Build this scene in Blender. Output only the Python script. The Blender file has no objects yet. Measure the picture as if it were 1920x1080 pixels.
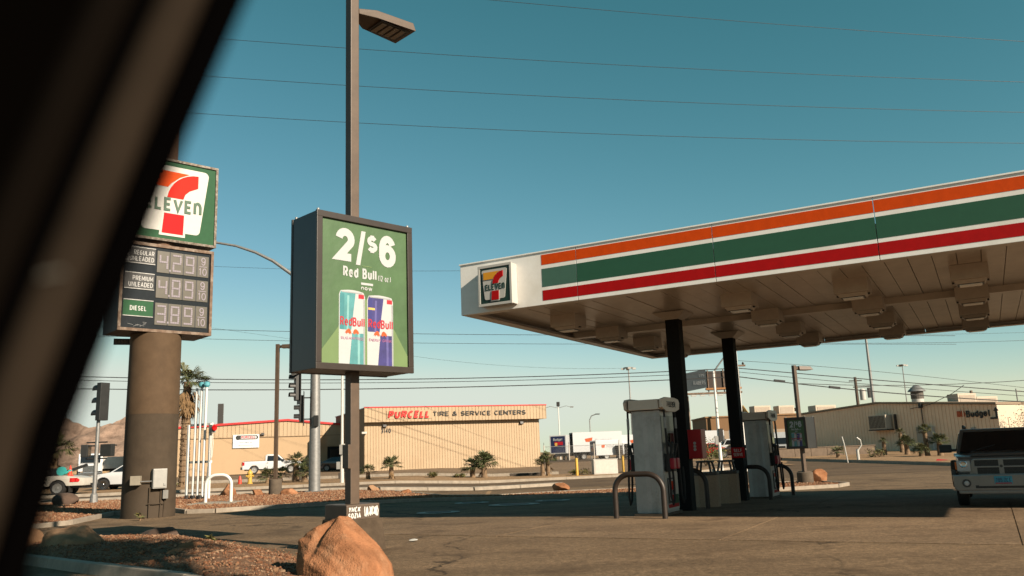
import bpy, bmesh, math, random
import numpy as np
from mathutils import Vector, Matrix
R = math.radians
random.seed(7)
rng = np.random.default_rng(7)
scene = bpy.context.scene
COL = scene.collection

# ------------------------------------------------------------------ camera
cam_d = bpy.data.cameras.new('camera')
cam = bpy.data.objects.new('camera', cam_d); COL.objects.link(cam)
cam_d.sensor_width = 36.0; cam_d.lens = 29.25
cam_d.clip_start = 0.02; cam_d.clip_end = 20000
PITCH, ROLL = R(11.23), R(2.165)
fw = Vector((0, math.cos(PITCH), math.sin(PITCH))); rt0 = Vector((1, 0, 0)); up0 = rt0.cross(fw)
rt = math.cos(ROLL)*rt0 - math.sin(ROLL)*up0
up = math.sin(ROLL)*rt0 + math.cos(ROLL)*up0
m = Matrix((rt, up, -fw)).transposed().to_4x4(); m.translation = Vector((0, 0, 1.5))
cam.matrix_world = m
cam_d.dof.use_dof = True; cam_d.dof.focus_distance = 24.0; cam_d.dof.aperture_fstop = 2.0
scene.camera = cam

# ------------------------------------------------------------------ light
SUN_AZ, SUN_EL = 48.0, 28.0          # degrees from -Y towards +X, and above the horizon
world = bpy.data.worlds.new('World'); scene.world = world; world.use_nodes = True
nt = world.node_tree; nt.nodes.clear()
sky = nt.nodes.new('ShaderNodeTexSky'); sky.sky_type = 'NISHITA'; sky.sun_disc = False
sky.sun_elevation = R(SUN_EL); sky.sun_rotation = R(180-SUN_AZ)
sky.air_density = 1.0; sky.dust_density = 0.0; sky.ozone_density = 1.0; sky.altitude = 600
# film-like teal grade of the whole sky: channel gains and a steeper red curve
sep = nt.nodes.new('ShaderNodeSeparateColor'); com = nt.nodes.new('ShaderNodeCombineColor')
def chan(k, gain, power, top):
    p = nt.nodes.new('ShaderNodeMath'); p.operation = 'POWER'; p.inputs[1].default_value = power
    g = nt.nodes.new('ShaderNodeMath'); g.operation = 'MULTIPLY'; g.inputs[1].default_value = gain
    nt.links.new(sep.outputs[k], p.inputs[0]); nt.links.new(p.outputs[0], g.inputs[0])
    c = nt.nodes.new('ShaderNodeMath'); c.operation = 'SMOOTH_MIN'; c.inputs[1].default_value = top; c.inputs[2].default_value = 1.5
    nt.links.new(g.outputs[0], c.inputs[0]); nt.links.new(c.outputs[0], com.inputs[k])
chan(0, 0.46, 1.50, 6.4); chan(1, 1.07, 0.97, 7.0); chan(2, 0.66, 1.15, 6.2)
bg = nt.nodes.new('ShaderNodeBackground'); bg.inputs[1].default_value = 0.050
wo = nt.nodes.new('ShaderNodeOutputWorld')
nt.links.new(sky.outputs[0], sep.inputs[0]); nt.links.new(com.outputs[0], bg.inputs[0]); nt.links.new(bg.outputs[0], wo.inputs[0])
sd = bpy.data.lights.new('sun', 'SUN'); sun = bpy.data.objects.new('sun', sd); COL.objects.link(sun)
sd.energy = 5.0; sd.angle = R(0.53); sd.color = (1.0, 0.86, 0.68)
to_sun = Vector((math.sin(R(SUN_AZ))*math.cos(R(SUN_EL)), -math.cos(R(SUN_AZ))*math.cos(R(SUN_EL)), math.sin(R(SUN_EL))))
sun.rotation_euler = to_sun.to_track_quat('Z', 'Y').to_euler()
sun.location = to_sun*60
vs = scene.view_settings
vs.view_transform = 'Standard'; vs.look = 'None'; vs.exposure = 1.12; vs.gamma = 1.0; vs.use_curve_mapping = False

# ------------------------------------------------------------------ helpers
def gz(x, y):
    """height of the ground: the lot drains towards the street, the land across it rises"""
    t = min(1, max(0, (x+9)/8.0)); w = t*t*(3-2*t)
    return -0.02*min(max(y-20, 0), 16)*w + 0.009*min(max(y-50, 0), 65)

MATS = {}
def M(name, col, rough=0.6, metal=0.0, var=0.12, scale=6.0, bump=0.0, bscale=80.0, spec=0.4, coat=0.0, dirt=None, dscale=1.2, emit=0.0):
    if name in MATS: return MATS[name]
    col = tuple(c*0.72 for c in col); dirt = None if dirt is None else tuple(c*0.72 for c in dirt)
    mt = bpy.data.materials.new(name); mt.use_nodes = True
    t = mt.node_tree; b = t.nodes['Principled BSDF']
    b.inputs['Roughness'].default_value = rough; b.inputs['Metallic'].default_value = metal
    b.inputs['Specular IOR Level'].default_value = spec
    if coat: b.inputs['Coat Weight'].default_value = coat; b.inputs['Coat Roughness'].default_value = 0.050
    tc = t.nodes.new('ShaderNodeTexCoord')
    n = t.nodes.new('ShaderNodeTexNoise'); n.inputs['Scale'].default_value = scale; n.inputs['Detail'].default_value = 6
    n.inputs['Roughness'].default_value = 0.65
    t.links.new(tc.outputs['Object'], n.inputs['Vector'])
    r = t.nodes.new('ShaderNodeValToRGB')
    lo = [max(0, c*(1-var)) for c in col]; hi = [min(1, c*(1+var)) for c in col]
    r.color_ramp.elements[0].position = 0.3; r.color_ramp.elements[1].position = 0.7
    r.color_ramp.elements[0].color = (*lo, 1); r.color_ramp.elements[1].color = (*hi, 1)
    t.links.new(n.outputs['Fac'], r.inputs['Fac'])
    out = r.outputs['Color']
    if dirt is not None:
        n2 = t.nodes.new('ShaderNodeTexNoise'); n2.inputs['Scale'].default_value = dscale; n2.inputs['Detail'].default_value = 8
        n2.inputs['Roughness'].default_value = 0.7
        t.links.new(tc.outputs['Object'], n2.inputs['Vector'])
        r2 = t.nodes.new('ShaderNodeValToRGB'); r2.color_ramp.elements[0].position = 0.48; r2.color_ramp.elements[1].position = 0.75
        t.links.new(n2.outputs['Fac'], r2.inputs['Fac'])
        mx = t.nodes.new('ShaderNodeMix'); mx.data_type = 'RGBA'
        t.links.new(r2.outputs['Color'], mx.inputs[0]); t.links.new(out, mx.inputs[6]); mx.inputs[7].default_value = (*dirt, 1)
        out = mx.outputs[2]
    t.links.new(out, b.inputs['Base Color'])
    if bump:
        n3 = t.nodes.new('ShaderNodeTexNoise'); n3.inputs['Scale'].default_value = bscale; n3.inputs['Detail'].default_value = 5
        t.links.new(tc.outputs['Object'], n3.inputs['Vector'])
        bp = t.nodes.new('ShaderNodeBump'); bp.inputs['Strength'].default_value = bump; bp.inputs['Distance'].default_value = 0.02
        t.links.new(n3.outputs['Fac'], bp.inputs['Height']); t.links.new(bp.outputs['Normal'], b.inputs['Normal'])
    MATS[name] = mt
    return mt

class MB:
    def __init__(s): s.v = []; s.f = []
    def add(s, vs, fs):
        o = len(s.v); s.v += [tuple(p) for p in vs]; s.f += [tuple(i+o for i in q) for q in fs]; return s
    def box(s, x0, x1, y0, y1, z0, z1):
        return s.add([(x0,y0,z0),(x1,y0,z0),(x1,y1,z0),(x0,y1,z0),(x0,y0,z1),(x1,y0,z1),(x1,y1,z1),(x0,y1,z1)],
                     [(0,3,2,1),(4,5,6,7),(0,1,5,4),(1,2,6,5),(2,3,7,6),(3,0,4,7)])
    def obox(s, c, size, rz=0.0, rx=0.0, ry=0.0):
        m = Matrix.Translation(c) @ Matrix.Rotation(rz,4,'Z') @ Matrix.Rotation(ry,4,'Y') @ Matrix.Rotation(rx,4,'X')
        a, b, d = size[0]/2, size[1]/2, size[2]/2
        vs = [m @ Vector(p) for p in [(-a,-b,-d),(a,-b,-d),(a,b,-d),(-a,b,-d),(-a,-b,d),(a,-b,d),(a,b,d),(-a,b,d)]]
        return s.add(vs, [(0,3,2,1),(4,5,6,7),(0,1,5,4),(1,2,6,5),(2,3,7,6),(3,0,4,7)])
    def cyl(s, p0, p1, r0, r1=None, n=12, cap=True):
        if r1 is None: r1 = r0
        p0, p1 = Vector(p0), Vector(p1); d = (p1-p0)
        q = d.to_track_quat('Z', 'Y'); vs = []
        for p, r in ((p0, r0), (p1, r1)):
            for i in range(n):
                a = 2*math.pi*i/n; vs.append(p + q @ Vector((r*math.cos(a), r*math.sin(a), 0)))
        fs = [(i, (i+1) % n, n+(i+1) % n, n+i) for i in range(n)]
        if cap: fs += [tuple(range(n-1, -1, -1)), tuple(range(n, 2*n))]
        return s.add(vs, fs)
    def tube(s, pts, r, n=8, cap=True, rs=None):
        pts = [Vector(p) for p in pts]; vs = []; N = len(pts); ref = None
        for i, p in enumerate(pts):
            d = (pts[min(i+1, N-1)]-pts[max(i-1, 0)]).normalized()
            if ref is None:
                ref = Vector((0,0,1)) if abs(d.z) < 0.9 else Vector((1,0,0))
            x = ref.cross(d); x = x.normalized() if x.length > 1e-6 else Vector((1,0,0)); y = d.cross(x); ref = y
            rr = rs[i] if rs else r
            for k in range(n):
                a = 2*math.pi*k/n; vs.append(p + x*rr*math.cos(a) + y*rr*math.sin(a))
        fs = [(i*n+k, i*n+(k+1) % n, (i+1)*n+(k+1) % n, (i+1)*n+k) for i in range(N-1) for k in range(n)]
        if cap: fs += [tuple(range(n-1, -1, -1)), tuple(range((N-1)*n, N*n))]
        return s.add(vs, fs)
    def prism(s, poly, y0, y1):
        """polygon in x,z extruded along y; hw-tapered when y0/y1 are callables of z"""
        n = len(poly)
        fa = y0 if callable(y0) else (lambda z: y0); fb = y1 if callable(y1) else (lambda z: y1)
        ar = sum(poly[i][0]*poly[(i+1) % n][1]-poly[(i+1) % n][0]*poly[i][1] for i in range(n))
        if ar < 0: poly = poly[::-1]
        vs = [(x, fa(z), z) for x, z in poly] + [(x, fb(z), z) for x, z in poly]
        fs = [tuple(range(n)), tuple(range(2*n-1, n-1, -1))] + [(i, n+i, n+(i+1) % n, (i+1) % n) for i in range(n)]
        return s.add(vs, fs)
    def vprism(s, poly, z0, z1):
        """polygon in x,y extruded along z"""
        n = len(poly)
        ar = sum(poly[i][0]*poly[(i+1) % n][1]-poly[(i+1) % n][0]*poly[i][1] for i in range(n))
        if ar < 0: poly = poly[::-1]
        vs = [(x, y, z0) for x, y in poly] + [(x, y, z1) for x, y in poly]
        fs = [tuple(range(n-1, -1, -1)), tuple(range(n, 2*n))] + [(i, (i+1) % n, n+(i+1) % n, n+i) for i in range(n)]
        return s.add(vs, fs)
    def lathe(s, prof, n=16, axis='Z', c=(0,0,0)):
        vs = []; N = len(prof)
        for r, h in prof:
            for k in range(n):
                a = 2*math.pi*k/n; x, y = r*math.cos(a), r*math.sin(a)
                p = (x, y, h) if axis == 'Z' else ((x, h, y) if axis == 'Y' else (h, x, y))
                vs.append((p[0]+c[0], p[1]+c[1], p[2]+c[2]))
        fs = [(i*n+k, i*n+(k+1) % n, (i+1)*n+(k+1) % n, (i+1)*n+k) for i in range(N-1) for k in range(n)]
        fs += [tuple(range(n-1, -1, -1)), tuple(range((N-1)*n, N*n))]
        return s.add(vs, fs)
    def quad(s, a, b, c, d): return s.add([a, b, c, d], [(0,1,2,3)])
    def xf(s, mat):
        s.v = [tuple(mat @ Vector(p)) for p in s.v]; return s
    def mesh(s, name, mat, bevel=0.0, smooth=None, seg=2):
        me = bpy.data.meshes.new(name); me.from_pydata(s.v, [], s.f); me.validate()
        bm = bmesh.new(); bm.from_mesh(me)
        bmesh.ops.recalc_face_normals(bm, faces=bm.faces)
        if bevel:
            es = [e for e in bm.edges if len(e.link_faces) == 2 and e.calc_face_angle(0) > 0.5]
            bmesh.ops.bevel(bm, geom=es, offset=bevel, segments=seg, affect='EDGES', profile=0.7, clamp_overlap=True)
        bm.to_mesh(me); bm.free()
        if smooth is not None:
            me.shade_smooth(); me.set_sharp_from_angle(angle=R(smooth))
        if mat: me.materials.append(mat)
        return me

def link(name, me, parent=None, loc=None):
    o = bpy.data.objects.new(name, me); COL.objects.link(o)
    if parent: o.parent = parent
    if loc: o.location = loc
    return o
def part(name, mb, mat, parent, bevel=0.0, smooth=None, loc=None, label=None, seg=2):
    o = link(name, mb.mesh(name, mat, bevel, smooth, seg), parent, loc)
    if label: o['label'] = label
    return o
def thing(name, label, cat, loc=(0,0,0), rz=0.0, group=None):
    o = bpy.data.objects.new(name, None); COL.objects.link(o); o.location = loc; o.rotation_euler = (0,0,rz)
    o.empty_display_size = 0.2
    return tag(o, label, cat, group)
def tag(o, label, cat, group=None):
    o['label'] = label; o['category'] = cat
    if group: o['group'] = group
    return o
def struct(o): o['kind'] = 'structure'; return o
def stuff(o, label=None, cat=None):
    o['kind'] = 'stuff'
    if label: o['label'] = label
    if cat: o['category'] = cat
    return o
def copy_tree(o, parent=None):
    c = o.copy(); COL.objects.link(c); c.parent = parent
    for ch in list(o.children): copy_tree(ch, c)
    return c

def _arc(cx, cy, rx, ry, a0, a1, n=9): return [(cx+rx*math.cos(R(a0+(a1-a0)*k/n)), cy+ry*math.sin(R(a0+(a1-a0)*k/n))) for k in range(n+1)]
_S = _arc(.5,.745,.46,.255,25,270)[:-1]+_arc(.5,.25,.5,.25,90,-155)
_O = [_arc(.5,.5,.5,.5,90,450,20)]
_P = [(0,0),(0,1),(.55,1)]+_arc(.58,.73,.42,.27,90,-90)+[(0,.46)]
_o = [_arc(.5,.36,.5,.36,90,450,18)]
GLYPH = {  # centre lines of a plain grotesque; (width, strokes)
 'A':(.72,[[(0,0),(.5,1),(1,0)],[(.2,.3),(.8,.3)]]),'B':(.64,[[(0,.52),(0,1),(.5,1)]+_arc(.55,.765,.38,.235,90,-90)+[(0,.53)],[(0,.5),(.5,.5)]+_arc(.56,.25,.44,.25,90,-90)+[(0,0),(0,.5)]]),
 'C':(.66,[_arc(.5,.5,.5,.5,48,312,16)]),'D':(.66,[[(0,0),(0,1),(.4,1)]+_arc(.45,.5,.55,.5,90,-90,12)+[(0,0)]]),'E':(.56,[[(1,1),(0,1),(0,0),(1,0)],[(0,.5),(.88,.5)]]),'F':(.54,[[(1,1),(0,1),(0,0)],[(0,.5),(.85,.5)]]),
 'G':(.68,[_arc(.5,.5,.5,.5,48,350,16)+[(1,.45),(.55,.45)]]),'H':(.66,[[(0,0),(0,1)],[(1,0),(1,1)],[(0,.5),(1,.5)]]),'I':(.2,[[(.5,0),(.5,1)]]),'K':(.66,[[(0,0),(0,1)],[(1,1),(.05,.4)],[(.35,.6),(1,0)]]),
 'L':(.54,[[(0,1),(0,0),(1,0)]]),'M':(.82,[[(0,0),(0,1),(.5,.25),(1,1),(1,0)]]),'N':(.68,[[(0,0),(0,1),(1,0),(1,1)]]),'O':(.7,_O),'0':(.62,_O),'P':(.62,[_P]),'R':(.66,[_P,[(.5,.46),(1,0)]]),'S':(.62,[_S]),
 'T':(.6,[[(0,1),(1,1)],[(.5,0),(.5,1)]]),'U':(.66,[[(0,1),(0,.42)]+_arc(.5,.42,.5,.42,180,360)+[(1,1)]]),'V':(.7,[[(0,1),(.5,0),(1,1)]]),'Y':(.66,[[(0,1),(.5,.45),(1,1)],[(.5,0),(.5,.45)]]),'Z':(.6,[[(0,1),(1,1),(0,0),(1,0)]]),
 '&':(.72,[[(1,0),(.25,.72)]+_arc(.47,.8,.24,.2,200,-20)+[(.6,.62),(.15,.4)]+_arc(.4,.23,.38,.23,150,320)+[(.95,.45)]]),
 '1':(.36,[[(.1,.78),(.7,1),(.7,0)]]),'2':(.62,[_arc(.5,.71,.5,.29,172,-30,12)+[(.03,0),(1,0)]]),'3':(.6,[_arc(.48,.75,.46,.25,150,-80)+[(.45,.5)],_arc(.48,.26,.5,.26,80,-150)]),'4':(.64,[[(.72,0),(.72,1),(0,.3),(1,.3)]]),
 '5':(.6,[[(.95,1),(.1,1),(.05,.55)]+_arc(.5,.32,.5,.32,120,-150)]),'6':(.62,[_arc(.5,.31,.5,.31,90,450,18),_arc(.5,.6,.5,.4,25,180)+[(0,.3)]]),'7':(.58,[[(0,1),(1,1),(.35,0)]]),'8':(.62,[_arc(.5,.75,.44,.25,-90,270,18),_arc(.5,.26,.5,.26,90,450,18)]),'9':(.62,[_arc(.5,.69,.5,.31,90,450,18),[(1,.7)]+_arc(.5,.4,.5,.4,0,-155)]),
 '$':(.62,[[(p[0],p[1]*.70+.15) for p in _S],[(.5,-.02),(.5,.14)],[(.5,.86),(.5,1.02)]]),'/':(.45,[[(0,0),(1,1)]]),'(':(.3,[_arc(1.0,.5,.9,.6,125,235)]),')':(.3,[_arc(0,.5,.9,.6,55,-55)]),'.':(.2,[[(.5,0),(.5,.06)]]),'-':(.4,[[(0,.45),(1,.45)]]),'\u00b7':(.3,[[(.3,.5),(.7,.5)]]),
 'e':(.6,[[(0,.38),(1,.38)]+_arc(.5,.36,.5,.36,0,315,14)]),'d':(.6,_o+[[(1,0),(1,1)]]),'u':(.58,[[(0,.72),(0,.3)]+_arc(.5,.3,.5,.3,180,360)+[(1,.72)],[(1,0),(1,.4)]]),'l':(.2,[[(.5,0),(.5,1)]]),'n':(.58,[[(0,0),(0,.72)],[(0,.4)]+_arc(.5,.4,.5,.32,180,0)+[(1,0)]]),
 'o':(.6,_o),'w':(.8,[[(0,.72),(.27,0),(.5,.72),(.73,0),(1,.72)]]),'z':(.5,[[(0,.72),(1,.72),(0,0),(1,0)]]),'g':(.6,_o+[[(1,.72),(1,-.05)]+_arc(.5,-.05,.5,.2,0,-150)]),'t':(.4,[[(.45,1),(.45,.15)]+_arc(.75,.15,.3,.15,180,270),[(0,.72),(1,.72)]]),' ':(.34,[]),'\u03b7':(.6,[[(0,0),(0,1)],[(0,.5)]+_arc(.5,.56,.5,.44,180,0)+[(1,0)]]),
}
def letters(name, s, w, h, mat, parent, pos, bold=0.0, slant=0.0, depth=0.012, rz=0.0, rx=0.0, gap=0.13):
    """lettering in the local x,z plane facing -y, fitted to w x h, lower left corner at pos, drawn with thick strokes"""
    wt = (0.125+bold*2.1)*h; tot = sum(GLYPH[c][0] for c in s)+gap*(len(s)-1); k = (w-slant*h)/tot; wt = min(wt, (0.30 if bold < 0.05 else 0.36)*k*0.62)
    mb = MB(); x0 = 0.0; single = h >= 0.12 and len(s) > 1
    if single:      # big lettering: every character is a piece of its own
        xx_ = pos[0]; out = None
        for c in s:
            gw_ = GLYPH[c][0]*k; ca, sa = math.cos(rz), math.sin(rz)
            if c != ' ': out = letters('letter', c, gw_+slant*h, h, mat, parent, (pos[0]+x0*ca, pos[1]+x0*sa, pos[2]), bold, slant, depth, rz, rx, gap)
            x0 += gw_+gap*k
        return out
    for c in s:
        gw, strokes = GLYPH[c]; gw *= k
        for si, st in enumerate(strokes):
            P = [Vector((x0+wt/2+max(0.0, gw-wt)*px, wt/2+(h-wt)*py)) for px, py in st]
            N = len(P); closed = (P[0]-P[-1]).length < 1e-6; y1 = -depth-0.0006*si
            Ls = []
            for i, p in enumerate(P):
                if closed: a_, b_ = P[i-1 if i else N-2], P[i+1 if i < N-1 else 1]
                else: a_, b_ = P[max(i-1, 0)], P[min(i+1, N-1)]
                d1 = (p-a_) if (p-a_).length > 1e-9 else (b_-p); d2 = (b_-p) if (b_-p).length > 1e-9 else d1
                d1.normalize(); d2.normalize(); n1 = Vector((-d1.y, d1.x)); n2 = Vector((-d2.y, d2.x)); m_ = n1+n2
                m_ = m_.normalized() if m_.length > 1e-6 else n1
                sc = min(2.4, 1/max(0.2, m_.dot(n1))); Ls.append(m_*wt/2*sc)
            vs = []
            for p, o_ in zip(P, Ls):
                for q in (p+o_, p-o_):
                    xx = q.x+slant*q.y; vs += [(xx, y1, q.y), (xx, 0.0, q.y)]
            fs = []
            for i in range(N-1):
                a_ = 4*i; b_ = 4*i+4; fs += [(a_, a_+2, b_+2, b_), (a_, b_, b_+1, a_+1), (a_+2, a_+3, b_+3, b_+2)]
            if not closed: fs += [(0, 1, 3, 2), (4*N-4, 4*N-2, 4*N-1, 4*N-3)]
            mb.add(vs, fs)
        x0 += gw+gap*k
    o = link(name, mb.mesh(name, mat), parent, pos); o.rotation_euler = (rx, 0, rz)
    return o

def rock_mesh(name, mat, size, seed, planes=14, rough=0.05, sub=4):
    bm = bmesh.new(); bmesh.ops.create_icosphere(bm, subdivisions=sub, radius=1.0)
    r_ = np.random.default_rng(seed)
    P = np.array([v.co[:] for v in bm.verts])
    N = r_.normal(size=(planes, 3)); N /= np.linalg.norm(N, axis=1)[:, None]; D = r_.uniform(0.55, 0.88, planes)
    for n, d in zip(N, D):
        k = P @ n - d; k = np.maximum(k, 0); P = P - k[:, None]*n
    fr = r_.uniform(1.5, 3.5, (6, 3)); ph = r_.uniform(0, 6, 6)
    nz = sum(np.sin(P @ fr[i]*(1+i*0.9)+ph[i])/(1+i) for i in range(6))
    P = P*(1+rough*nz[:, None]*0.5)
    P = P*np.array(size)/2
    for v, p in zip(bm.verts, P): v.co = p
    me = bpy.data.meshes.new(name); bm.to_mesh(me); bm.free()
    me.shade_smooth(); me.set_sharp_from_angle(angle=R(32)); me.materials.append(mat)
    return me
def hull_rock(name, label, pts, mat, seed, rough=0.02, sub=4, carve=()):
    """angular boulder: convex hull of given corner points, finely cut and roughened"""
    bm = bmesh.new()
    for p in pts: bm.verts.new(p)
    r_ = bmesh.ops.convex_hull(bm, input=bm.verts); bmesh.ops.delete(bm, geom=[g for g in r_['geom_interior'] if isinstance(g, bmesh.types.BMVert)], context='VERTS')
    bmesh.ops.triangulate(bm, faces=bm.faces)
    for _ in range(sub+2):
        es = [e for e in bm.edges if e.calc_length() > 0.026]
        if not es: break
        bmesh.ops.subdivide_edges(bm, edges=es, cuts=1); bmesh.ops.triangulate(bm, faces=bm.faces)
    for _ in range(2): bmesh.ops.smooth_vert(bm, verts=bm.verts, factor=0.5, use_axis_x=True, use_axis_y=True, use_axis_z=True)
    bm.normal_update(); g_ = np.random.default_rng(seed); fr = g_.uniform(4, 9, (7, 3)); ph = g_.uniform(0, 6, 7)
    for v in bm.verts:
        c = np.array(v.co[:]); nz = sum(math.sin(float(c @ fr[i])*(1+i*0.8)+ph[i])/(1+i*0.7) for i in range(7)); v.co += v.normal*(rough*nz*0.32+g_.uniform(-1, 1)*rough*0.16)
    for p0, p1, wd, dp_ in carve:                    # cracks and notches
        p0, p1 = Vector(p0), Vector(p1); d_ = p1-p0
        for v in bm.verts:
            t_ = max(0, min(1, (v.co-p0).dot(d_)/d_.length_squared)); q = (v.co-(p0+d_*t_)).length/wd
            if q < 1: v.co -= v.normal*dp_*(1-q)**1.4*(1-0.5*t_)
    me = bpy.data.meshes.new(name); bm.to_mesh(me); bm.free(); me.shade_smooth(); me.set_sharp_from_angle(angle=R(44)); me.materials.append(mat)
    return tag(link(name, me), label, 'rock')
def rock(name, label, x, y, size, seed, mat, rz=0.0, sink=0.18, group=None, planes=14, rough=0.05, tilt=0.0):
    me = rock_mesh(name, mat, size, seed, planes, rough)
    o = link(name, me); o.location = (x, y, gz(x, y)+size[2]*(0.5-sink)); o.rotation_euler = (tilt, 0, rz)
    return tag(o, label, 'rock', group)

# ------------------------------------------------------------------ materials
WHITE = M('white_paint', (0.60,0.59,0.57), 0.45, var=0.06, dirt=(0.50,0.46,0.40), dscale=0.9)
WHITEC = M('white_car_paint', (0.60,0.61,0.62), 0.3, var=0.03, coat=0.6)
BLACK = M('black_plastic', (0.018,0.018,0.018), 0.5, var=0.25, scale=12)
DARK = M('dark_metal', (0.03,0.027,0.025), 0.45, var=0.25, scale=9)
RUBBER = M('rubber', (0.02,0.019,0.018), 0.8, var=0.2)
GLASS = M('dark_glass', (0.012,0.014,0.016), 0.08, var=0.1, spec=0.6)
STEEL = M('galvanised_steel', (0.29,0.285,0.275), 0.5, 0.55, var=0.18, scale=10)
CHROME = M('chrome', (0.62,0.62,0.62), 0.18, 1.0, var=0.05)
BRONZE = M('bronze_paint', (0.095,0.062,0.040), 0.5, var=0.16, scale=5, bump=0.06)
PYLON = M('pylon_paint', (0.068,0.049,0.033), 0.85, spec=0.15, var=0.16, scale=3, bump=0.12, bscale=140, dirt=(0.075,0.058,0.042), dscale=0.35)
CONC = M('concrete', (0.33,0.275,0.215), 0.9, var=0.18, scale=5, bump=0.25, bscale=60, dirt=(0.22,0.18,0.14), dscale=1.6)
CONCD = M('weathered_concrete', (0.115,0.086,0.06), 0.92, var=0.22, scale=5, bump=0.3, bscale=50, dirt=(0.08,0.06,0.042), dscale=2.0)
GREEN = M('sign_green', (0.020,0.085,0.035), 0.6, var=0.10, spec=0.15)
RED = M('sign_red', (0.44,0.005,0.006), 0.6, var=0.10, spec=0.12)
ORANGE = M('sign_orange', (0.70,0.072,0.003), 0.6, var=0.10, spec=0.12)
YELLOWO = M('sign_amber', (0.70,0.30,0.01), 0.4, var=0.06)
SIGNW = M('sign_white', (0.52,0.50,0.46), 0.4, var=0.04)
SAND = M('sandstone', (0.33,0.145,0.07), 0.95, spec=0.1, var=0.35, scale=3.5, bump=1.0, bscale=48, dirt=(0.42,0.225,0.125), dscale=3.4)
SAND2 = M('pale_sandstone', (0.36,0.21,0.12), 0.95, spec=0.1, var=0.28, scale=3.0, bump=0.5, bscale=24, dirt=(0.25,0.13,0.07), dscale=1.8)
GREYROCK = M('grey_rock', (0.085,0.052,0.036), 0.95, var=0.3, scale=3, bump=0.5, bscale=24)
# ------------------------------------------------------------------ ground materials
def ground_mat(name, base, patch, fine, scale=0.35, crack=0.0, bump=0.35, stain=None, rough=0.92, grain=1.0):
    mt = bpy.data.materials.new(name); mt.use_nodes = True; t = mt.node_tree; b = t.nodes['Principled BSDF']
    b.inputs['Roughness'].default_value = rough; b.inputs['Specular IOR Level'].default_value = 0.15
    base, patch = (tuple(x*0.72 for x in c_) for c_ in (base, patch)); stain = None if stain is None else tuple(x*0.72 for x in stain)
    tc = t.nodes.new('ShaderNodeTexCoord'); V = tc.outputs['Object']
    def noise(sc, det=6, rg=0.6, vec=V):
        n = t.nodes.new('ShaderNodeTexNoise'); n.inputs['Scale'].default_value = sc; n.inputs['Detail'].default_value = det
        n.inputs['Roughness'].default_value = rg; t.links.new(vec, n.inputs['Vector']); return n
    def ramp(src, p0, c0, p1, c1):
        r = t.nodes.new('ShaderNodeValToRGB'); e = r.color_ramp.elements
        e[0].position = p0; e[0].color = (*c0, 1); e[1].position = p1; e[1].color = (*c1, 1); t.links.new(src, r.inputs['Fac']); return r.outputs['Color']
    def mix(fac, a, b_, mode='MIX'):
        mx = t.nodes.new('ShaderNodeMix'); mx.data_type = 'RGBA'; mx.blend_type = mode
        if isinstance(fac, float): mx.inputs[0].default_value = fac
        else: t.links.new(fac, mx.inputs[0])
        t.links.new(a, mx.inputs[6])
        if isinstance(b_, tuple): mx.inputs[7].default_value = (*b_, 1)
        else: t.links.new(b_, mx.inputs[7])
        return mx.outputs[2]
    c = ramp(noise(scale, 9, 0.66).outputs['Fac'], 0.34, base, 0.66, patch)
    g1 = ramp(noise(9*grain, 5, 0.8).outputs['Fac'], 0.30, (fine, fine, fine), 0.70, (2-fine, 2-fine, 2-fine))
    c = mix(1.0, c, g1, 'MULTIPLY')
    g2 = ramp(noise(30*grain, 4, 0.8).outputs['Fac'], 0.30, (0.50,)*3, 0.70, (1.50,)*3)
    c = mix(1.0, c, g2, 'MULTIPLY')
    # long streaks along the traffic direction
    mp = t.nodes.new('ShaderNodeMapping'); mp.inputs['Rotation'].default_value = (0, 0, 0.3); mp.inputs['Scale'].default_value = (0.10, 0.75, 1)
    t.links.new(V, mp.inputs['Vector'])
    c = mix(1.0, c, ramp(noise(1.0, 6, 0.6, mp.outputs['Vector']).outputs['Fac'], 0.36, (0.82,)*3, 0.64, (1.14,)*3), 'MULTIPLY')
    if stain is not None:
        s = noise(0.7, 6, 0.6)
        c = mix(ramp(s.outputs['Fac'], 0.54, (0,)*3, 0.68, (0.85,)*3), c, stain)
    if crack:
        nz = noise(0.9, 4, 0.6)
        add = t.nodes.new('ShaderNodeVectorMath'); add.operation = 'MULTIPLY_ADD'
        t.links.new(nz.outputs['Color'], add.inputs[0]); add.inputs[1].default_value = (1.6, 1.6, 0); t.links.new(V, add.inputs[2])
        vo = t.nodes.new('ShaderNodeTexVoronoi'); vo.feature = 'DISTANCE_TO_EDGE'; vo.inputs['Scale'].default_value = crack
        t.links.new(add.outputs[0], vo.inputs['Vector'])
        k = ramp(vo.outputs['Distance'], 0.002, (1,)*3, 0.008, (0,)*3)
        k2 = ramp(noise(0.16, 3, 0.5).outputs['Fac'], 0.40, (0,)*3, 0.50, (1,)*3)
        c = mix(mix(1.0, k, k2, 'MULTIPLY'), c, tuple(x*0.28 for x in base))
    t.links.new(c, b.inputs['Base Color'])
    bp = t.nodes.new('ShaderNodeBump'); bp.inputs['Strength'].default_value = bump; bp.inputs['Distance'].default_value = 0.02
    t.links.new(noise(55*grain, 5, 0.7).outputs['Fac'], bp.inputs['Height']); t.links.new(bp.outputs['Normal'], b.inputs['Normal'])
    return mt
ASPHALT = ground_mat('asphalt', (0.146,0.096,0.056), (0.205,0.136,0.080), 0.50, 0.28, crack=0.17, stain=(0.085,0.054,0.031))
ROADM = ground_mat('road_asphalt', (0.110,0.073,0.044), (0.138,0.091,0.055), 0.70, 0.2, stain=(0.08,0.053,0.033))
DIRT = ground_mat('desert_dirt', (0.27,0.165,0.088), (0.36,0.228,0.125), 0.75, 0.12, bump=0.5)
PAVE = ground_mat('old_pavement', (0.19,0.13,0.082), (0.235,0.16,0.102), 0.85, 0.12)
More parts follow.
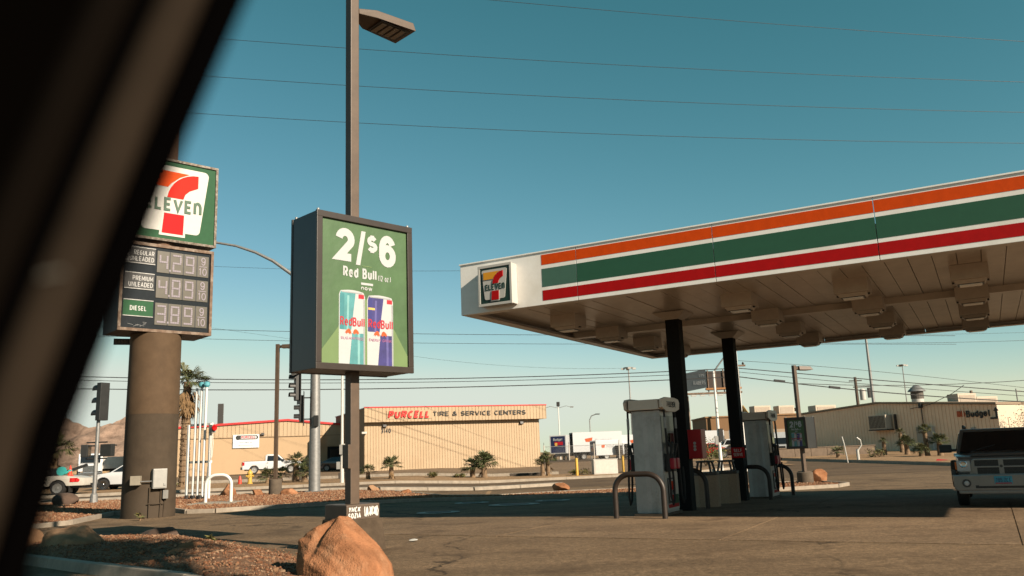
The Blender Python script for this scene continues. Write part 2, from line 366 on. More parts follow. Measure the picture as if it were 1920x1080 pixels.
PADM = ground_mat('fuel_pad_concrete', (0.170,0.113,0.068), (0.215,0.144,0.087), 0.62, 0.5, stain=(0.085,0.054,0.032))
BEDM = ground_mat('bed_soil', (0.175,0.098,0.058), (0.25,0.14,0.082), 0.5, 1.6, bump=0.9)
MOUNT = ground_mat('mountain_rock', (0.26,0.175,0.13), (0.32,0.22,0.165), 0.9, 0.004, bump=0.0, grain=0.0006)

def drape(name, xs, yn, yf, ny, dz, mat):
    vs = []; fs = []; nx = len(xs)
    for x in xs:
        a, b = yn(x), yf(x)
        for j in range(ny+1):
            y = a+(b-a)*j/ny; vs.append((x, y, gz(x, y)+dz))
    for i in range(nx-1):
        for j in range(ny):
            k = i*(ny+1)+j; fs.append((k, k+ny+1, k+ny+2, k+1))
    o = link(name, MB().add(vs, fs).mesh(name, mat, smooth=60)); return struct(o)
def lerp_pts(pts):
    xs = [p[0] for p in pts]; ys = [p[1] for p in pts]
    return lambda x: float(np.interp(x, xs, ys))

gx = [-9000,-4000,-1800,-800,-400,-200,-120] + list(range(-90, 91, 3)) + [120,200,400,800,1800,4000,9000]
gy = [-300,-100,-50] + list(range(-30, 151, 3)) + [180,240,340,520,900,1600,3000,6000,9000]
vs_ = [(x, y, gz(x, y)-0.02) for x in gx for y in gy]
n_ = len(gy)
struct(link('ground', MB().add(vs_, [(i*n_+j, (i+1)*n_+j, (i+1)*n_+j+1, i*n_+j+1) for i in range(len(gx)-1) for j in range(n_-1)]).mesh('ground', DIRT, smooth=60)))
XL = [x*1.5 for x in range(-40, 47)]
lot_far = lerp_pts([(-60,38),(-24,39.2),(-8,41.8),(0,43.5),(14,45.5),(70,54)])
street_far = lerp_pts([(-60,44),(-25,47.6),(-10,50.5),(0,54),(12,57),(22,70),(24,76),(27,60),(27.6,49),(28,46.5),(70,48.5)])
drape('parking_lot', XL, lambda x: -30, lot_far, 46, 0.0, ASPHALT)
drape('street', [x*0.75 for x in range(-80, 94)], lot_far, lambda x: max(street_far(x), lot_far(x)+0.3), 16, 0.004, ROADM)
# pavement of the yards across the street
drape('yard_pavement', [x*2 for x in range(-30, 10)], lambda x: 63.5+0.05*x, lambda x: 110, 14, 0.004, PAVE)
drape('truck_yard_pavement', [4+x*2 for x in range(0, 17)], lambda x: 96, lambda x: 140, 8, 0.008, PAVE)

# ------------------------------------------------------------------ kerbs, beds, gravel
def kerb_run(parent, pts, h=0.13, w=0.16, seg=2.4, closed=False, base=0.0):
    P = [Vector((*p, 0)) for p in pts]
    if closed: P.append(P[0])
    for a, b in zip(P[:-1], P[1:]):
        L = (b-a).length; n = max(1, round(L/seg)); d = (b-a).normalized(); nn = Vector((-d.y, d.x, 0))
        for i in range(n):
            p = a+d*(L*i/n+0.006); q = a+d*(L*(i+1)/n-0.006)
            z0, z1 = gz(p.x, p.y), gz(q.x, q.y); jit = random.uniform(-0.006, 0.006)
            mb = MB(); vs = []
            for s_, zz in ((p, z0), (q, z1)):
                for off, hz in ((-w*0.56, -0.06), (w*0.5, -0.06), (w*0.5, h+jit), (-w*0.36, h+jit)):
                    v = s_+nn*off; vs.append((v.x, v.y, zz+hz+base))
            mb.add(vs, [(0,1,2,3),(4,7,6,5),(0,4,5,1),(1,5,6,2),(2,6,7,3),(3,7,4,0)])
            part('kerb_stone', mb, CONC, parent, bevel=0.015)
def poly_sheet(name, poly, dz, mat):
    bm = bmesh.new(); vs = [bm.verts.new((x, y, gz(x, y)+dz)) for x, y in poly]
    f = bm.faces.new(vs); bmesh.ops.triangulate(bm, faces=[f])
    for _ in range(3): bmesh.ops.subdivide_edges(bm, edges=[e for e in bm.edges if e.calc_length() > 2.0], cuts=1, use_grid_fill=True)
    bmesh.ops.triangulate(bm, faces=bm.faces)
    for v in bm.verts: v.co.z = gz(v.co.x, v.co.y)+dz
    bmesh.ops.recalc_face_normals(bm, faces=bm.faces)
    me = bpy.data.meshes.new(name); bm.to_mesh(me); bm.free(); me.materials.append(mat)
    for p in me.polygons:
        if p.normal.z < 0: me.flip_normals(); break
    return struct(link(name, me))
def inside(poly, x, y):
    c = np.zeros(x.shape, bool); n = len(poly); j = n-1
    for i in range(n):
        xi, yi = poly[i]; xj, yj = poly[j]
        c ^= ((yi > y) != (yj > y)) & (x < (xj-xi)*(y-yi)/(yj-yi+1e-12)+xi); j = i
    return c
OCT_V = np.array([(1,0,0),(-1,0,0),(0,1,0),(0,-1,0),(0,0,1),(0,0,-1)], float)
OCT_F = np.array([(0,2,4),(2,1,4),(1,3,4),(3,0,4),(2,0,5),(1,2,5),(3,1,5),(0,3,5)])
bm_ = bmesh.new(); bmesh.ops.create_icosphere(bm_, subdivisions=1, radius=1.0)
bm_.verts.ensure_lookup_table(); ICO_V = np.array([v.co[:] for v in bm_.verts]); ICO_F = np.array([[v.index for v in f.verts] for f in bm_.faces]); bm_.free()
def stones(name, label, X, Y, Z, Rr, mats, ico=False, parent=None):
    BV, BF = (ICO_V, ICO_F) if ico else (OCT_V, OCT_F)
    n = len(X); V = np.repeat(BV[None], n, 0)*(1+rng.uniform(-0.32, 0.32, (n, len(BV), 1)))
    V *= rng.uniform(0.65, 1.25, (n, 1, 3))*Rr[:, None, None]; V[:, :, 2] *= 0.75
    a = rng.uniform(0, 6.28, n); c, s = np.cos(a), np.sin(a)
    x = V[:, :, 0]*c[:, None]-V[:, :, 1]*s[:, None]; y = V[:, :, 0]*s[:, None]+V[:, :, 1]*c[:, None]
    V[:, :, 0] = x+X[:, None]; V[:, :, 1] = y+Y[:, None]; V[:, :, 2] += Z[:, None]
    F = (BF[None]+(np.arange(n)*len(BV))[:, None, None]).reshape(-1, 3)
    me = bpy.data.meshes.new(name); me.from_pydata(V.reshape(-1, 3).tolist(), [], F.tolist())
    for mm in mats: me.materials.append(mm)
    mi = np.repeat(rng.integers(0, len(mats), n), len(BF)); me.polygons.foreach_set('material_index', mi.astype(np.int32))
    o = link(name, me, parent); stuff(o, label, 'gravel'); return o
G1 = M('gravel_rust', (0.215,0.098,0.052), 0.95, var=0.3, spec=0.1)
G2 = M('gravel_tan', (0.26,0.147,0.084), 0.95, var=0.3, spec=0.1)
G3 = M('gravel_dark', (0.15,0.068,0.04), 0.95, var=0.3, spec=0.1)
G4 = M('gravel_pale', (0.31,0.198,0.125), 0.95, var=0.25, spec=0.1)

BED = [(-26,37.5),(-14,39.6),(-9,40.6),(-6,40.0),(-3.4,36.8),(-1,36.6),(1.5,37.6),(4,38.0),(9,38.3),(13.2,38.5),(13.4,35),(12.3,33.2),(9.3,31.7),(4.1,32.7),
       (1.8,33.6),(-1,34.0),(-3.67,33.2),(-5.3,30.8),(-7.5,28.95),(-9.7,27.25),(-10.6,27.3),(-12.0,29.2),(-13.3,27.9),(-12.6,24),(-13.6,21.5),(-17,19.5),(-26,19.5)]
bed = poly_sheet('planting_bed', BED, 0.09, BEDM)
kerb_run(bed, BED, closed=True)
def scatter(poly, n, r0, r1, dz, pw=1.0):
    P = np.array(poly); lo, hi = P.min(0), P.max(0)
    x = rng.uniform(lo[0], hi[0], n*3); y = lo[1]+(hi[1]-lo[1])*rng.uniform(0, 1, n*3)**pw
    k = inside(poly, x, y); x, y = x[k][:n], y[k][:n]
    z = np.array([gz(a, b) for a, b in zip(x, y)])+dz
    return x, y, z, rng.uniform(r0, r1, len(x))
stones('gravel', 'rust coloured landscaping gravel filling the kerbed beds along the street', *scatter(BED, 40000, 0.022, 0.055, 0.095), [G1, G2, G1, G3, G4])

# small raised median across the street lane
med = struct(link('median', MB().mesh('median', CONC)))
mp_ = [(-26,38.9),(-14,41.6),(-7,42.4),(-2.5,44.2),(2.2,47.0)]
for (a, b) in zip(mp_[:-1], mp_[1:]):
    A_, B_ = Vector((*a, 0)), Vector((*b, 0)); L = (B_-A_).length; n = max(1, round(L/2.6)); d = (B_-A_)/n; nn = Vector((-d.y, d.x, 0)).normalized()*0.42
    for i in range(n):
        p, q = A_+d*i+d.normalized()*0.008, A_+d*(i+1)-d.normalized()*0.008; vs = []
        for s_ in (p, q):
            for o_, hz in ((-1, -0.05), (1, -0.05), (0.86, 0.16), (-0.86, 0.16)):
                v = s_+nn*o_; vs.append((v.x, v.y, gz(v.x, v.y)+hz))
        part('kerb_stone', MB().add(vs, [(0,1,2,3),(4,7,6,5),(0,4,5,1),(1,5,6,2),(2,6,7,3),(3,7,4,0)]), CONC, med, bevel=0.03)
# far kerb and the verge in front of the tyre shop
verge = drape('verge', [x*1.5 for x in range(-40, 15)], lambda x: street_far(x)+0.1, lambda x: 63.5+0.05*x, 10, 0.05, DIRT)
kerb_run(verge, [(x, street_far(x)+0.08) for x in (-60,-48,-36,-25,-18,-10,-5,0,6,12,20)], h=0.16, w=0.2, seg=3.0)
kerb_run(verge, [(-30,63.2),(-20,63.6),(-2,64.4),(3,64.6)], h=0.22, w=0.22, seg=3.0)
# dirt bank before the rental office
bank_poly = [(24.5,79),(26.0,64),(27.2,52.5),(28.5,48.2),(36,47.6),(60,50),(60,77),(46,78.5),(33.5,101),(28,101)]
bank = poly_sheet('dirt_bank', bank_poly, 0.22, DIRT)
kerb_run(bank, [(28.6,47.9),(27.2,52.5),(26.0,64),(24.5,79)][::-1], h=0.2, w=0.22, seg=3.0)
kerb_run(bank, [(28.6,47.9),(36,47.4),(60,49.8)], h=0.2, w=0.22, seg=3.0)

# near planting island with dirt mound
ISL = [(-2.75,11.75),(-3.4,13.3),(-4.6,14.9),(-6.3,17.0),(-8.4,19.3),(-11.0,19.0),(-11.6,16.5),(-8.6,14.85),(-6.3,12.9),(-4.2,11.2),(-2.6,9.2),(-1.7,9.1),(-1.5,9.8),(-1.9,10.9)]
cx_, cy_ = -5.2, 13.6
def isl_h(s, x, y): return 0.02+0.20*(1-s**3)+0.035*math.sin(x*3.1+y*1.7)*(1-s)+0.03*math.sin(x*5.3-y*4.1)*(1-s)
vs_ = []; fs_ = []; NR = 26; pts = []
for i in range(len(ISL)):
    a, b = Vector(ISL[i]), Vector(ISL[(i+1) % len(ISL)])
    for k in range(5): pts.append(a+(b-a)*k/5)
NP = len(pts)
for r_i in range(1, NR+1):
    s = r_i/NR
    for p in pts:
        x, y = cx_+(p.x-cx_)*s, cy_+(p.y-cy_)*s; vs_.append((x, y, gz(x, y)+isl_h(s, x, y)+random.uniform(-0.012, 0.012)))
vs_.append((cx_, cy_, gz(cx_, cy_)+isl_h(0, cx_, cy_)))
for r_i in range(NR-1):
    for k in range(NP): fs_.append((r_i*NP+k, (r_i+1)*NP+k, (r_i+1)*NP+(k+1) % NP, r_i*NP+(k+1) % NP))
for k in range(NP): fs_.append((NR*NP, k, (k+1) % NP))
isl = struct(link('dirt_island', MB().add(vs_, fs_).mesh('dirt_island', BEDM, smooth=60)))
kerb_run(isl, [(-11.6,16.4),(-8.6,14.7),(-6.3,12.75),(-4.25,11.05),(-2.65,9.05),(-1.7,8.95)], h=0.15, w=0.17, seg=1.8)
x, y, z, r_ = scatter(ISL, 17000, 0.005, 0.018, 0.0)
ssv = []
PT = np.array([(p.x, p.y) for p in pts]); ang = np.arctan2(PT[:,1]-cy_, PT[:,0]-cx_); rad = np.hypot(PT[:,0]-cx_, PT[:,1]-cy_); od = np.argsort(ang)
def isl_z(x, y):
    s = np.hypot(x-cx_, y-cy_)/np.interp(np.arctan2(y-cy_, x-cx_), ang[od], rad[od], period=2*math.pi)
    s = np.minimum(s, 1)
    return np.array([gz(a, b)+isl_h(q, a, b) for a, b, q in zip(x, y, s)])
big = rng.random(len(x)) < 0.05; r_[big] *= 2.2
stones('gravel', 'loose reddish clods and pebbles over the dirt island by the orange boulder', x, y, isl_z(x, y)+r_*0.2, r_, [G1, G2, G3, G1, G4], ico=True)
# spilled pebbles at the rims, on the asphalt
xs = rng.uniform(-9, -2, 900); ys = 19.2+(-xs-9)*0.0+rng.normal(0, 0.35, 900); ys = np.interp(xs, [-9,-8.3,-6,-4.6,-3.4,-2], [19.3,19.3,16.8,15.0,13.5,12.2])+np.abs(rng.normal(0, 0.28, 900))
stones('gravel', 'scattered pebbles spilled onto the asphalt beside the dirt island', xs, ys, np.array([gz(a, b) for a, b in zip(xs, ys)])+0.008, rng.uniform(0.008, 0.022, 900), [G1, G2, G3])

# concrete pad under the fuel canopy, laid in slabs
CA = Vector((-1.21, 19.2, 0)); CV = Vector((math.cos(-0.507), math.sin(-0.507), 0)); CU = Vector((-CV.y, CV.x, 0)); CYAW = -0.507
def can(s, t, z=0.0): p = CA+CV*s+CU*t; return Vector((p.x, p.y, z))
pad = struct(link('fuel_pad', MB().mesh('fuel_pad', PADM)))
for i in range(6):
    for j in range(4):
        s0, s1, t0, t1 = -2.0+i*4.2, -2.0+(i+1)*4.2-0.025, -2.4+j*4.1, -2.4+(j+1)*4.1-0.025
        vs = [(*can(s, t)[:2], gz(*can(s, t)[:2])+0.008+dz) for dz in (0, -0.05) for s, t in ((s0,t0),(s1,t0),(s1,t1),(s0,t1))]
        part('slab', MB().add(vs, [(0,1,2,3),(7,6,5,4),(0,4,5,1),(1,5,6,2),(2,6,7,3),(3,7,4,0)]), PADM, pad)
# tank covers with painted rings on the lot
RINGP = M('faded_white_paint', (0.42,0.40,0.36), 0.8, var=0.35, scale=9)
IRON = M('cast_iron', (0.09,0.08,0.07), 0.7, 0.3, var=0.3, scale=20)
def cover(x, y, r, label, rgrp):
    o = thing('tank_cover', label, 'manhole', (x, y, gz(x, y)+0.016), group=rgrp)
    sl = (gz(x, y+0.5)-gz(x, y-0.5)); o.rotation_euler = (sl, 0, 0)
    part('ring', MB().lathe([(r*0.74,0.0),(r,0.0),(r,0.008),(r*0.74,0.008)], 32), RINGP, o)
    part('lid', MB().lathe([(r*0.60,-0.002),(r*0.60,0.012),(r*0.55,0.02),(0.02,0.022)], 28), IRON, o)
cover(-2.33, 24.38, 0.62, 'painted ring tank cover nearest the advert pole', 'tank covers')
cover(-0.2, 28.2, 0.85, 'largest hatched tank cover in the canopy shadow', 'tank covers')
cover(-1.75, 31.0, 0.62, 'tank cover close to the kerb, beyond the nearest one', 'tank covers')
cover(1.15, 30.4, 0.62, 'tank cover closest to the fuel dispensers', 'tank covers')

# ------------------------------------------------------------------ mountains
def mountain(name, x0, x1, y, base, ridge, depth, seed):
    r_ = np.random.default_rng(seed); nx, ny = 90, 26; vs = []; fs = []
    xs = np.linspace(x0, x1, nx); rid = np.interp(xs, [p[0] for p in ridge], [p[1] for p in ridge])
    wob = sum(np.sin(xs/(220/(k+1))+r_.uniform(0, 6))*16/(k+1) for k in range(6))
    for i in range(nx):
        for j in range(ny):
            t = j/(ny-1); prof = math.sin(math.pi*min(1, t*0.98+0.02)*0.5)**1.2 if t < 0.7 else 0.97*math.cos((t-0.7)/0.3*1.2)
            h = max(0, rid[i]+wob[i])*prof*(1+0.10*math.sin(i*0.55+j*0.4)*math.sin(j*0.9+i*0.23)+r_.uniform(-0.035, 0.035))
            vs.append((xs[i]+r_.uniform(-8, 8), y+depth*t+60*math.sin(i*0.31)*t, base+h))
    for i in range(nx-1):
        for j in range(ny-1): k = i*ny+j; fs.append((k, k+ny, k+ny+1, k+1))
    struct(link(name, MB().add(vs, fs).mesh(name, MOUNT, smooth=30)))
mountain('mountain', -2500, -950, 2700, -5, [(-2500,150),(-1900,240),(-1640,195),(-1555,158),(-1418,190),(-1310,205),(-1212,165),(-1134,105),(-1036,20),(-950,0)], 500, 3)
mountain('mountain', 560, 1500, 4200, -5, [(560,0),(800,40),(930,62),(1010,70),(1120,40),(1500,20)], 900, 5)
# ------------------------------------------------------------------ logo pieces
def rrect(x0, x1, z0, z1, r, n=5, x0b=None, x1b=None):
    """rounded quadrilateral outline, narrower at the bottom when x0b / x1b are given"""
    x0b = x0 if x0b is None else x0b; x1b = x1 if x1b is None else x1b
    cs = [((x1-r, z1-r), 0), ((x0+r, z1-r), 90), ((x0b+r, z0+r), 180), ((x1b-r, z0+r), 270)]; out = []
    for (cx, cz), a0 in cs:
        for k in range(n+1):
            a = R(a0+90*k/n); out.append((cx+r*math.cos(a), cz+r*math.sin(a)))
    return out
def seven_logo(parent, w, h, y, amber=False, field=GREEN, letter=GREEN):
    """store emblem on a w x h board, centred on x=0, from z=0 up, facing -y, printed in thin layers"""
    X = lambda u: (u-0.5)*w
    Z = lambda v: v*h
    part('board_field', MB().box(-w/2, w/2, y-0.012, y, 0, h), field, parent)
    y -= 0.012
    part('white_shield', MB().prism(rrect(X(0.065), X(0.915), Z(0.10), Z(0.94), 0.055*w, x0b=X(0.15), x1b=X(0.83)), y-0.01, y), SIGNW, parent)
    y -= 0.01
    part('emblem_bar', MB().prism([(X(0.13),Z(0.87)),(X(0.68),Z(0.87)),(X(0.57),Z(0.81)),(X(0.475),Z(0.72)),(X(0.435),Z(0.665)),(X(0.13),Z(0.665))], y-0.012, y), YELLOWO if amber else ORANGE, parent)
    sw = []
    for k in range(9):
        t = k/8; sw.append((X(0.79-0.36*math.sin(t*1.45)), Z(0.87-0.335*(1-math.cos(t*1.45))/0.88)))
    sw2 = [(X(0.62), Z(0.535)), (X(0.64), Z(0.60)), (X(0.69), Z(0.655)), (X(0.79), Z(0.71))]
    part('emblem_swoosh', MB().prism(sw+sw2, y-0.014, y), RED if amber else M('sign_vermilion', (0.58,0.014,0.004), 0.6, spec=0.12), parent)
    part('stem_border', MB().prism([(X(0.355),Z(0.045)),(X(0.655),Z(0.045)),(X(0.66),Z(0.34)),(X(0.38),Z(0.34))], y-0.006, y), SIGNW, parent)
    part('emblem_stem', MB().prism([(X(0.385),Z(0.075)),(X(0.63),Z(0.075)),(X(0.635),Z(0.33)),(X(0.405),Z(0.33))], y-0.014, y), RED, parent)
    letters('lettering', 'ELEVE\u03b7', 0.655*w, 0.17*h, letter, parent, (X(0.185), y-0.002, Z(0.358)), bold=0.035, depth=0.02 if w > 1 else 0.006, gap=0.12)

# ------------------------------------------------------------------ pylon sign
pyl = thing('pylon_sign', 'tall petrol station pylon sign with emblem board, fuel prices and thick brown column', 'sign', (-11.42, 26.3, 0))
part('column', MB().lathe([(0.78,-0.1),(0.77,3.1)], 40), PYLON, pyl, smooth=40)
part('column_top', MB().lathe([(0.772,3.1),(0.768,4.0),(0.765,4.02),(0.760,5.60)], 40), M('column_brown', (0.098,0.062,0.036), 0.8, spec=0.15, var=0.14, scale=3, bump=0.1, bscale=140), pyl, smooth=40, label='browner repainted upper half of the column')
part('upper_column', MB().lathe([(0.42,8.0),(0.42,13.4)], 24), M('rusty_brown_paint', (0.10,0.055,0.032), 0.8, var=0.3, scale=2, dirt=(0.20,0.085,0.035), dscale=1.2), pyl, smooth=40)
LCDBG = M('lcd_panel', (0.10,0.088,0.068), 0.35, var=0.12)
LCDSEG = M('lcd_segment', (0.235,0.20,0.235), 0.5, var=0.2, scale=30)
RUST = M('rusted_frame', (0.16,0.10,0.065), 0.7, 0.2, var=0.35, scale=6, dirt=(0.34,0.29,0.24), dscale=3)
CABSIDE = M('cabinet_side', (0.055,0.050,0.046), 0.6, var=0.2, scale=3)
def box_part(name, parent, x0, x1, y0, y1, z0, z1, mat, bevel=0.0): return part(name, MB().box(x0, x1, y0, y1, z0, z1), mat, parent, bevel)
def seg7(parent, ch, x, z, w, h, y, mat, name='digit'):
    segs = {'0':'abcdef','1':'bc','2':'abged','3':'abgcd','4':'fgbc','5':'afgcd','6':'afgedc','7':'abc','8':'abcdefg','9':'abcdfg'}[ch]
    t = w*0.20; mb = MB(); g = w*0.02
    def hb(zc, x0=x, x1=x+w):
        n = 4                                     # each segment is a row of small flaps
        for k in range(n):
            a = x0+g+(x1-x0-2*g)*k/n; b = x0+g+(x1-x0-2*g)*(k+1)/n-w*0.015; mb.box(a, b, y-0.012, y, zc-t/2, zc+t/2)
    def vb(xc, z0, z1):
        n = 3
        for k in range(n):
            a = z0+g+(z1-z0-2*g)*k/n; b = z0+g+(z1-z0-2*g)*(k+1)/n-w*0.015; mb.box(xc-t/2, xc+t/2, y-0.012, y, a, b)
    for s in segs:
        if s == 'a': hb(z+h-t/2)
        if s == 'g': hb(z+h/2)
        if s == 'd': hb(z+t/2)
        if s == 'b': vb(x+w-t/2, z+h/2+t/2, z+h-t)
        if s == 'c': vb(x+w-t/2, z+t, z+h/2-t/2)
        if s == 'f': vb(x+t/2, z+h/2+t/2, z+h-t)
        if s == 'e': vb(x+t/2, z+t, z+h/2-t/2)
    part(name, mb, mat, parent)
def cab_empty(name, parent, loc, rz):
    o = bpy.data.objects.new(name, None); COL.objects.link(o); o.parent = parent; o.location = loc; o.rotation_euler = (0, 0, rz); o.empty_display_size = 0.1
    return o
# emblem board
lb = cab_empty('emblem_cabinet', pyl, (0.12, 0.1, 8.62), R(43))
box_part('cabinet_shell', lb, -1.475, 1.475, -0.46, 0.5, 0.0, 2.78, CABSIDE, 0.01)
fr = MB(); fr.box(-1.48,1.48,-0.52,-0.455,-0.01,0.07); fr.box(-1.48,1.48,-0.52,-0.455,2.71,2.79); fr.box(-1.48,-1.40,-0.52,-0.455,0.07,2.71); fr.box(1.40,1.48,-0.52,-0.455,0.07,2.71)
part('rusted_frame', fr, M('flaking_frame', (0.15,0.115,0.085), 0.7, 0.2, var=0.6, scale=14, dirt=(0.42,0.39,0.35), dscale=9), lb, 0.008)
em = cab_empty('emblem', lb, (0, -0.462, 0.07), 0)
seven_logo(em, 2.8, 2.64, 0.0, letter=M('letter_green', (0.014,0.072,0.028), 0.45))
# price board
pb = cab_empty('price_cabinet', pyl, (0.0, 0.1, 5.62), R(43))
box_part('cabinet_shell', pb, -1.45, 1.45, -0.64, 0.7, 0.0, 2.82, CABSIDE, 0.01)
fr = MB()
for a in ((-1.46,1.46,0.0,0.09),(-1.46,1.46,2.73,2.83),(-1.46,-1.37,0.09,2.73),(1.37,1.46,0.09,2.73)): fr.box(a[0],a[1],-0.71,-0.635,a[2],a[3])
part('rusted_frame', fr, RUST, pb, 0.008)
box_part('black_panel', pb, -1.37, 1.37, -0.66, -0.638, 0.09, 2.73, M('black_panel', (0.012,0.012,0.014), 0.18, var=0.3, spec=0.5), 0)
LW = M('white_print', (0.46,0.45,0.44), 0.5, var=0.05)
for i, (v, lab, price) in enumerate(((1.92, ('REGULAR','UNLEADED'), '429'), (1.10, ('PREMIUM','UNLEADED'), '489'), (0.24, ('DIESEL',), '389'))):
    rowp = cab_empty('price_row', pb, (0, -0.662, v), 0)
    box_part('lcd_panel', rowp, -0.36, 1.30, -0.02, 0.0, 0.0, 0.70, LCDBG, 0.004)
    box_part('lcd_divider', rowp, 0.02, 0.055, -0.028, -0.02, 0.0, 0.70, BLACK); box_part('lcd_divider', rowp, 0.46, 0.495, -0.028, -0.02, 0.0, 0.70, BLACK); box_part('lcd_divider', rowp, 0.90, 0.935, -0.028, -0.02, 0.0, 0.70, BLACK)
    for k, ch in enumerate(price): seg7(rowp, ch, -0.30+k*0.42, 0.07, 0.28, 0.56, -0.02, LCDSEG)
    box_part('decimal_point', rowp, 0.02, 0.07, -0.034, -0.029, 0.06, 0.12, LCDSEG)
    letters('digit', '9', 0.15, 0.27, LCDSEG, rowp, (1.04, -0.02, 0.39), bold=0.0, depth=0.01); box_part('fraction_bar', rowp, 0.98, 1.24, -0.03, -0.02, 0.335, 0.36, LCDSEG)
    letters('digit', '10', 0.27, 0.25, LCDSEG, rowp, (0.97, -0.02, 0.05), bold=0.0, depth=0.01)
    top = 0.70; two = len(lab) == 2
    box_part('grade_panel', rowp, -1.32, -0.42, -0.018, 0.0, 0.24, 0.72, GREEN if not two else BLACK, 0.003)
    box_part('panel_rail', rowp, -1.32, -0.42, -0.03, -0.018, 0.72, 0.745, STEEL); box_part('panel_rail', rowp, -1.32, -0.42, -0.03, -0.018, 0.215, 0.24, STEEL)
    if two:
        letters('lettering', lab[0], 0.62, 0.15, LW, rowp, (-1.08, -0.019, 0.49), bold=0.005, depth=0.004)
        letters('lettering', lab[1], 0.74, 0.15, LW, rowp, (-1.20, -0.019, 0.29), bold=0.005, depth=0.004)
        if i == 0: box_part('white_strip', rowp, -1.32, -1.22, -0.022, -0.018, 0.26, 0.70, LW)
    else: letters('lettering', lab[0], 0.50, 0.15, LW, rowp, (-1.12, -0.019, 0.40), bold=0.02, depth=0.004)
sc_ = MB()
for k in range(9):
    a = random.uniform(-1.25,-0.6); b = random.uniform(0.12,0.30); sc_.tube([(a,-0.664,b),(a+random.uniform(.05,.2),-0.665,b+random.uniform(-.05,.07))], 0.006, 4)
part('scratches', sc_, M('pale_scratch', (0.3,0.3,0.3), 0.7), pb)
gs = cab_empty('gasoline_plate', pyl, (-1.15, 0.35, 5.40), R(20))
box_part('plate', gs, -0.34, 0.34, -0.03, 0.03, 0, 0.2, DARK, 0.005); letters('lettering', 'GASOLINE', 0.6, 0.12, M('dull_tan', (0.20,0.14,0.09), 0.7), gs, (-0.30, -0.032, 0.04), bold=0.02, depth=0.004)
# boxes and conduits on the column
ebox = cab_empty('meter_box', pyl, (0.55, -0.62, 0.86), R(38))
GREYBOX = M('grey_enamel', (0.34,0.33,0.31), 0.5, 0.1, var=0.12, scale=5, dirt=(0.30,0.28,0.25))
box_part('box_body', ebox, -0.20, 0.20, -0.13, 0.10, 0, 0.58, GREYBOX, 0.012); box_part('box_door', ebox, -0.18, 0.18, -0.145, -0.13, 0.03, 0.55, GREYBOX, 0.006); box_part('latch', ebox, 0.1, 0.16, -0.165, -0.145, 0.08, 0.15, STEEL, 0.004)
ebox2 = cab_empty('junction_box', pyl, (-0.02, -0.83, 0.98), R(6))
box_part('box_body', ebox2, -0.16, 0.12, -0.12, 0.08, 0, 0.27, M('dull_tan_box', (0.30,0.26,0.20), 0.6), 0.01)
cd = MB()
cd.tube([(0.10,-0.88,1.08),(0.42,-0.80,1.08)], 0.018, 8)
part('conduit', cd, STEEL, pyl)
for k, xx in enumerate((0.34, 0.60, 0.68)):
    yy = -math.sqrt(max(0.05, 0.80**2-xx*xx))-0.02
    part('conduit', MB().tube([(xx,yy,0.9),(xx+0.0,yy,0.45),(xx-0.02*k,yy,-0.05)], 0.022, 8), PYLON, pyl)
box_part('conduit_box', pyl, 0.66, 0.78, -0.55, -0.44, 0.55, 0.80, GREYBOX, 0.006)
part('conduit_strap', MB().tube([(0.30,-0.79,0.42),(0.5,-0.70,0.42),(0.70,-0.52,0.42)], 0.014, 6), PYLON, pyl)

# ------------------------------------------------------------------ advertising sign with lamp
FRAME = M('advert_frame', (0.034,0.024,0.018), 0.4, var=0.15)
PGREEN = M('poster_green', (0.058,0.122,0.046), 0.5, var=0.18, scale=1.6, bump=0.5, bscale=2.5)
PGREENL = M('poster_light_green', (0.13,0.205,0.075), 0.6, var=0.08, scale=2)
PWHITE = M('poster_white', (0.44,0.45,0.455), 0.6, var=0.03)
PTEAL = M('poster_teal', (0.07,0.255,0.27), 0.5, var=0.25, scale=3)
PBLUE = M('poster_blue', (0.038,0.033,0.155), 0.5, var=0.35, scale=3)
PRED = M('poster_red', (0.42,0.008,0.02), 0.5, var=0.08)
PPINK = M('poster_pink', (0.40,0.12,0.25), 0.5)
PORAN = M('poster_orange', (0.48,0.08,0.012), 0.5, var=0.3, scale=20)
PGOLD = M('poster_gold', (0.70,0.42,0.10), 0.5)
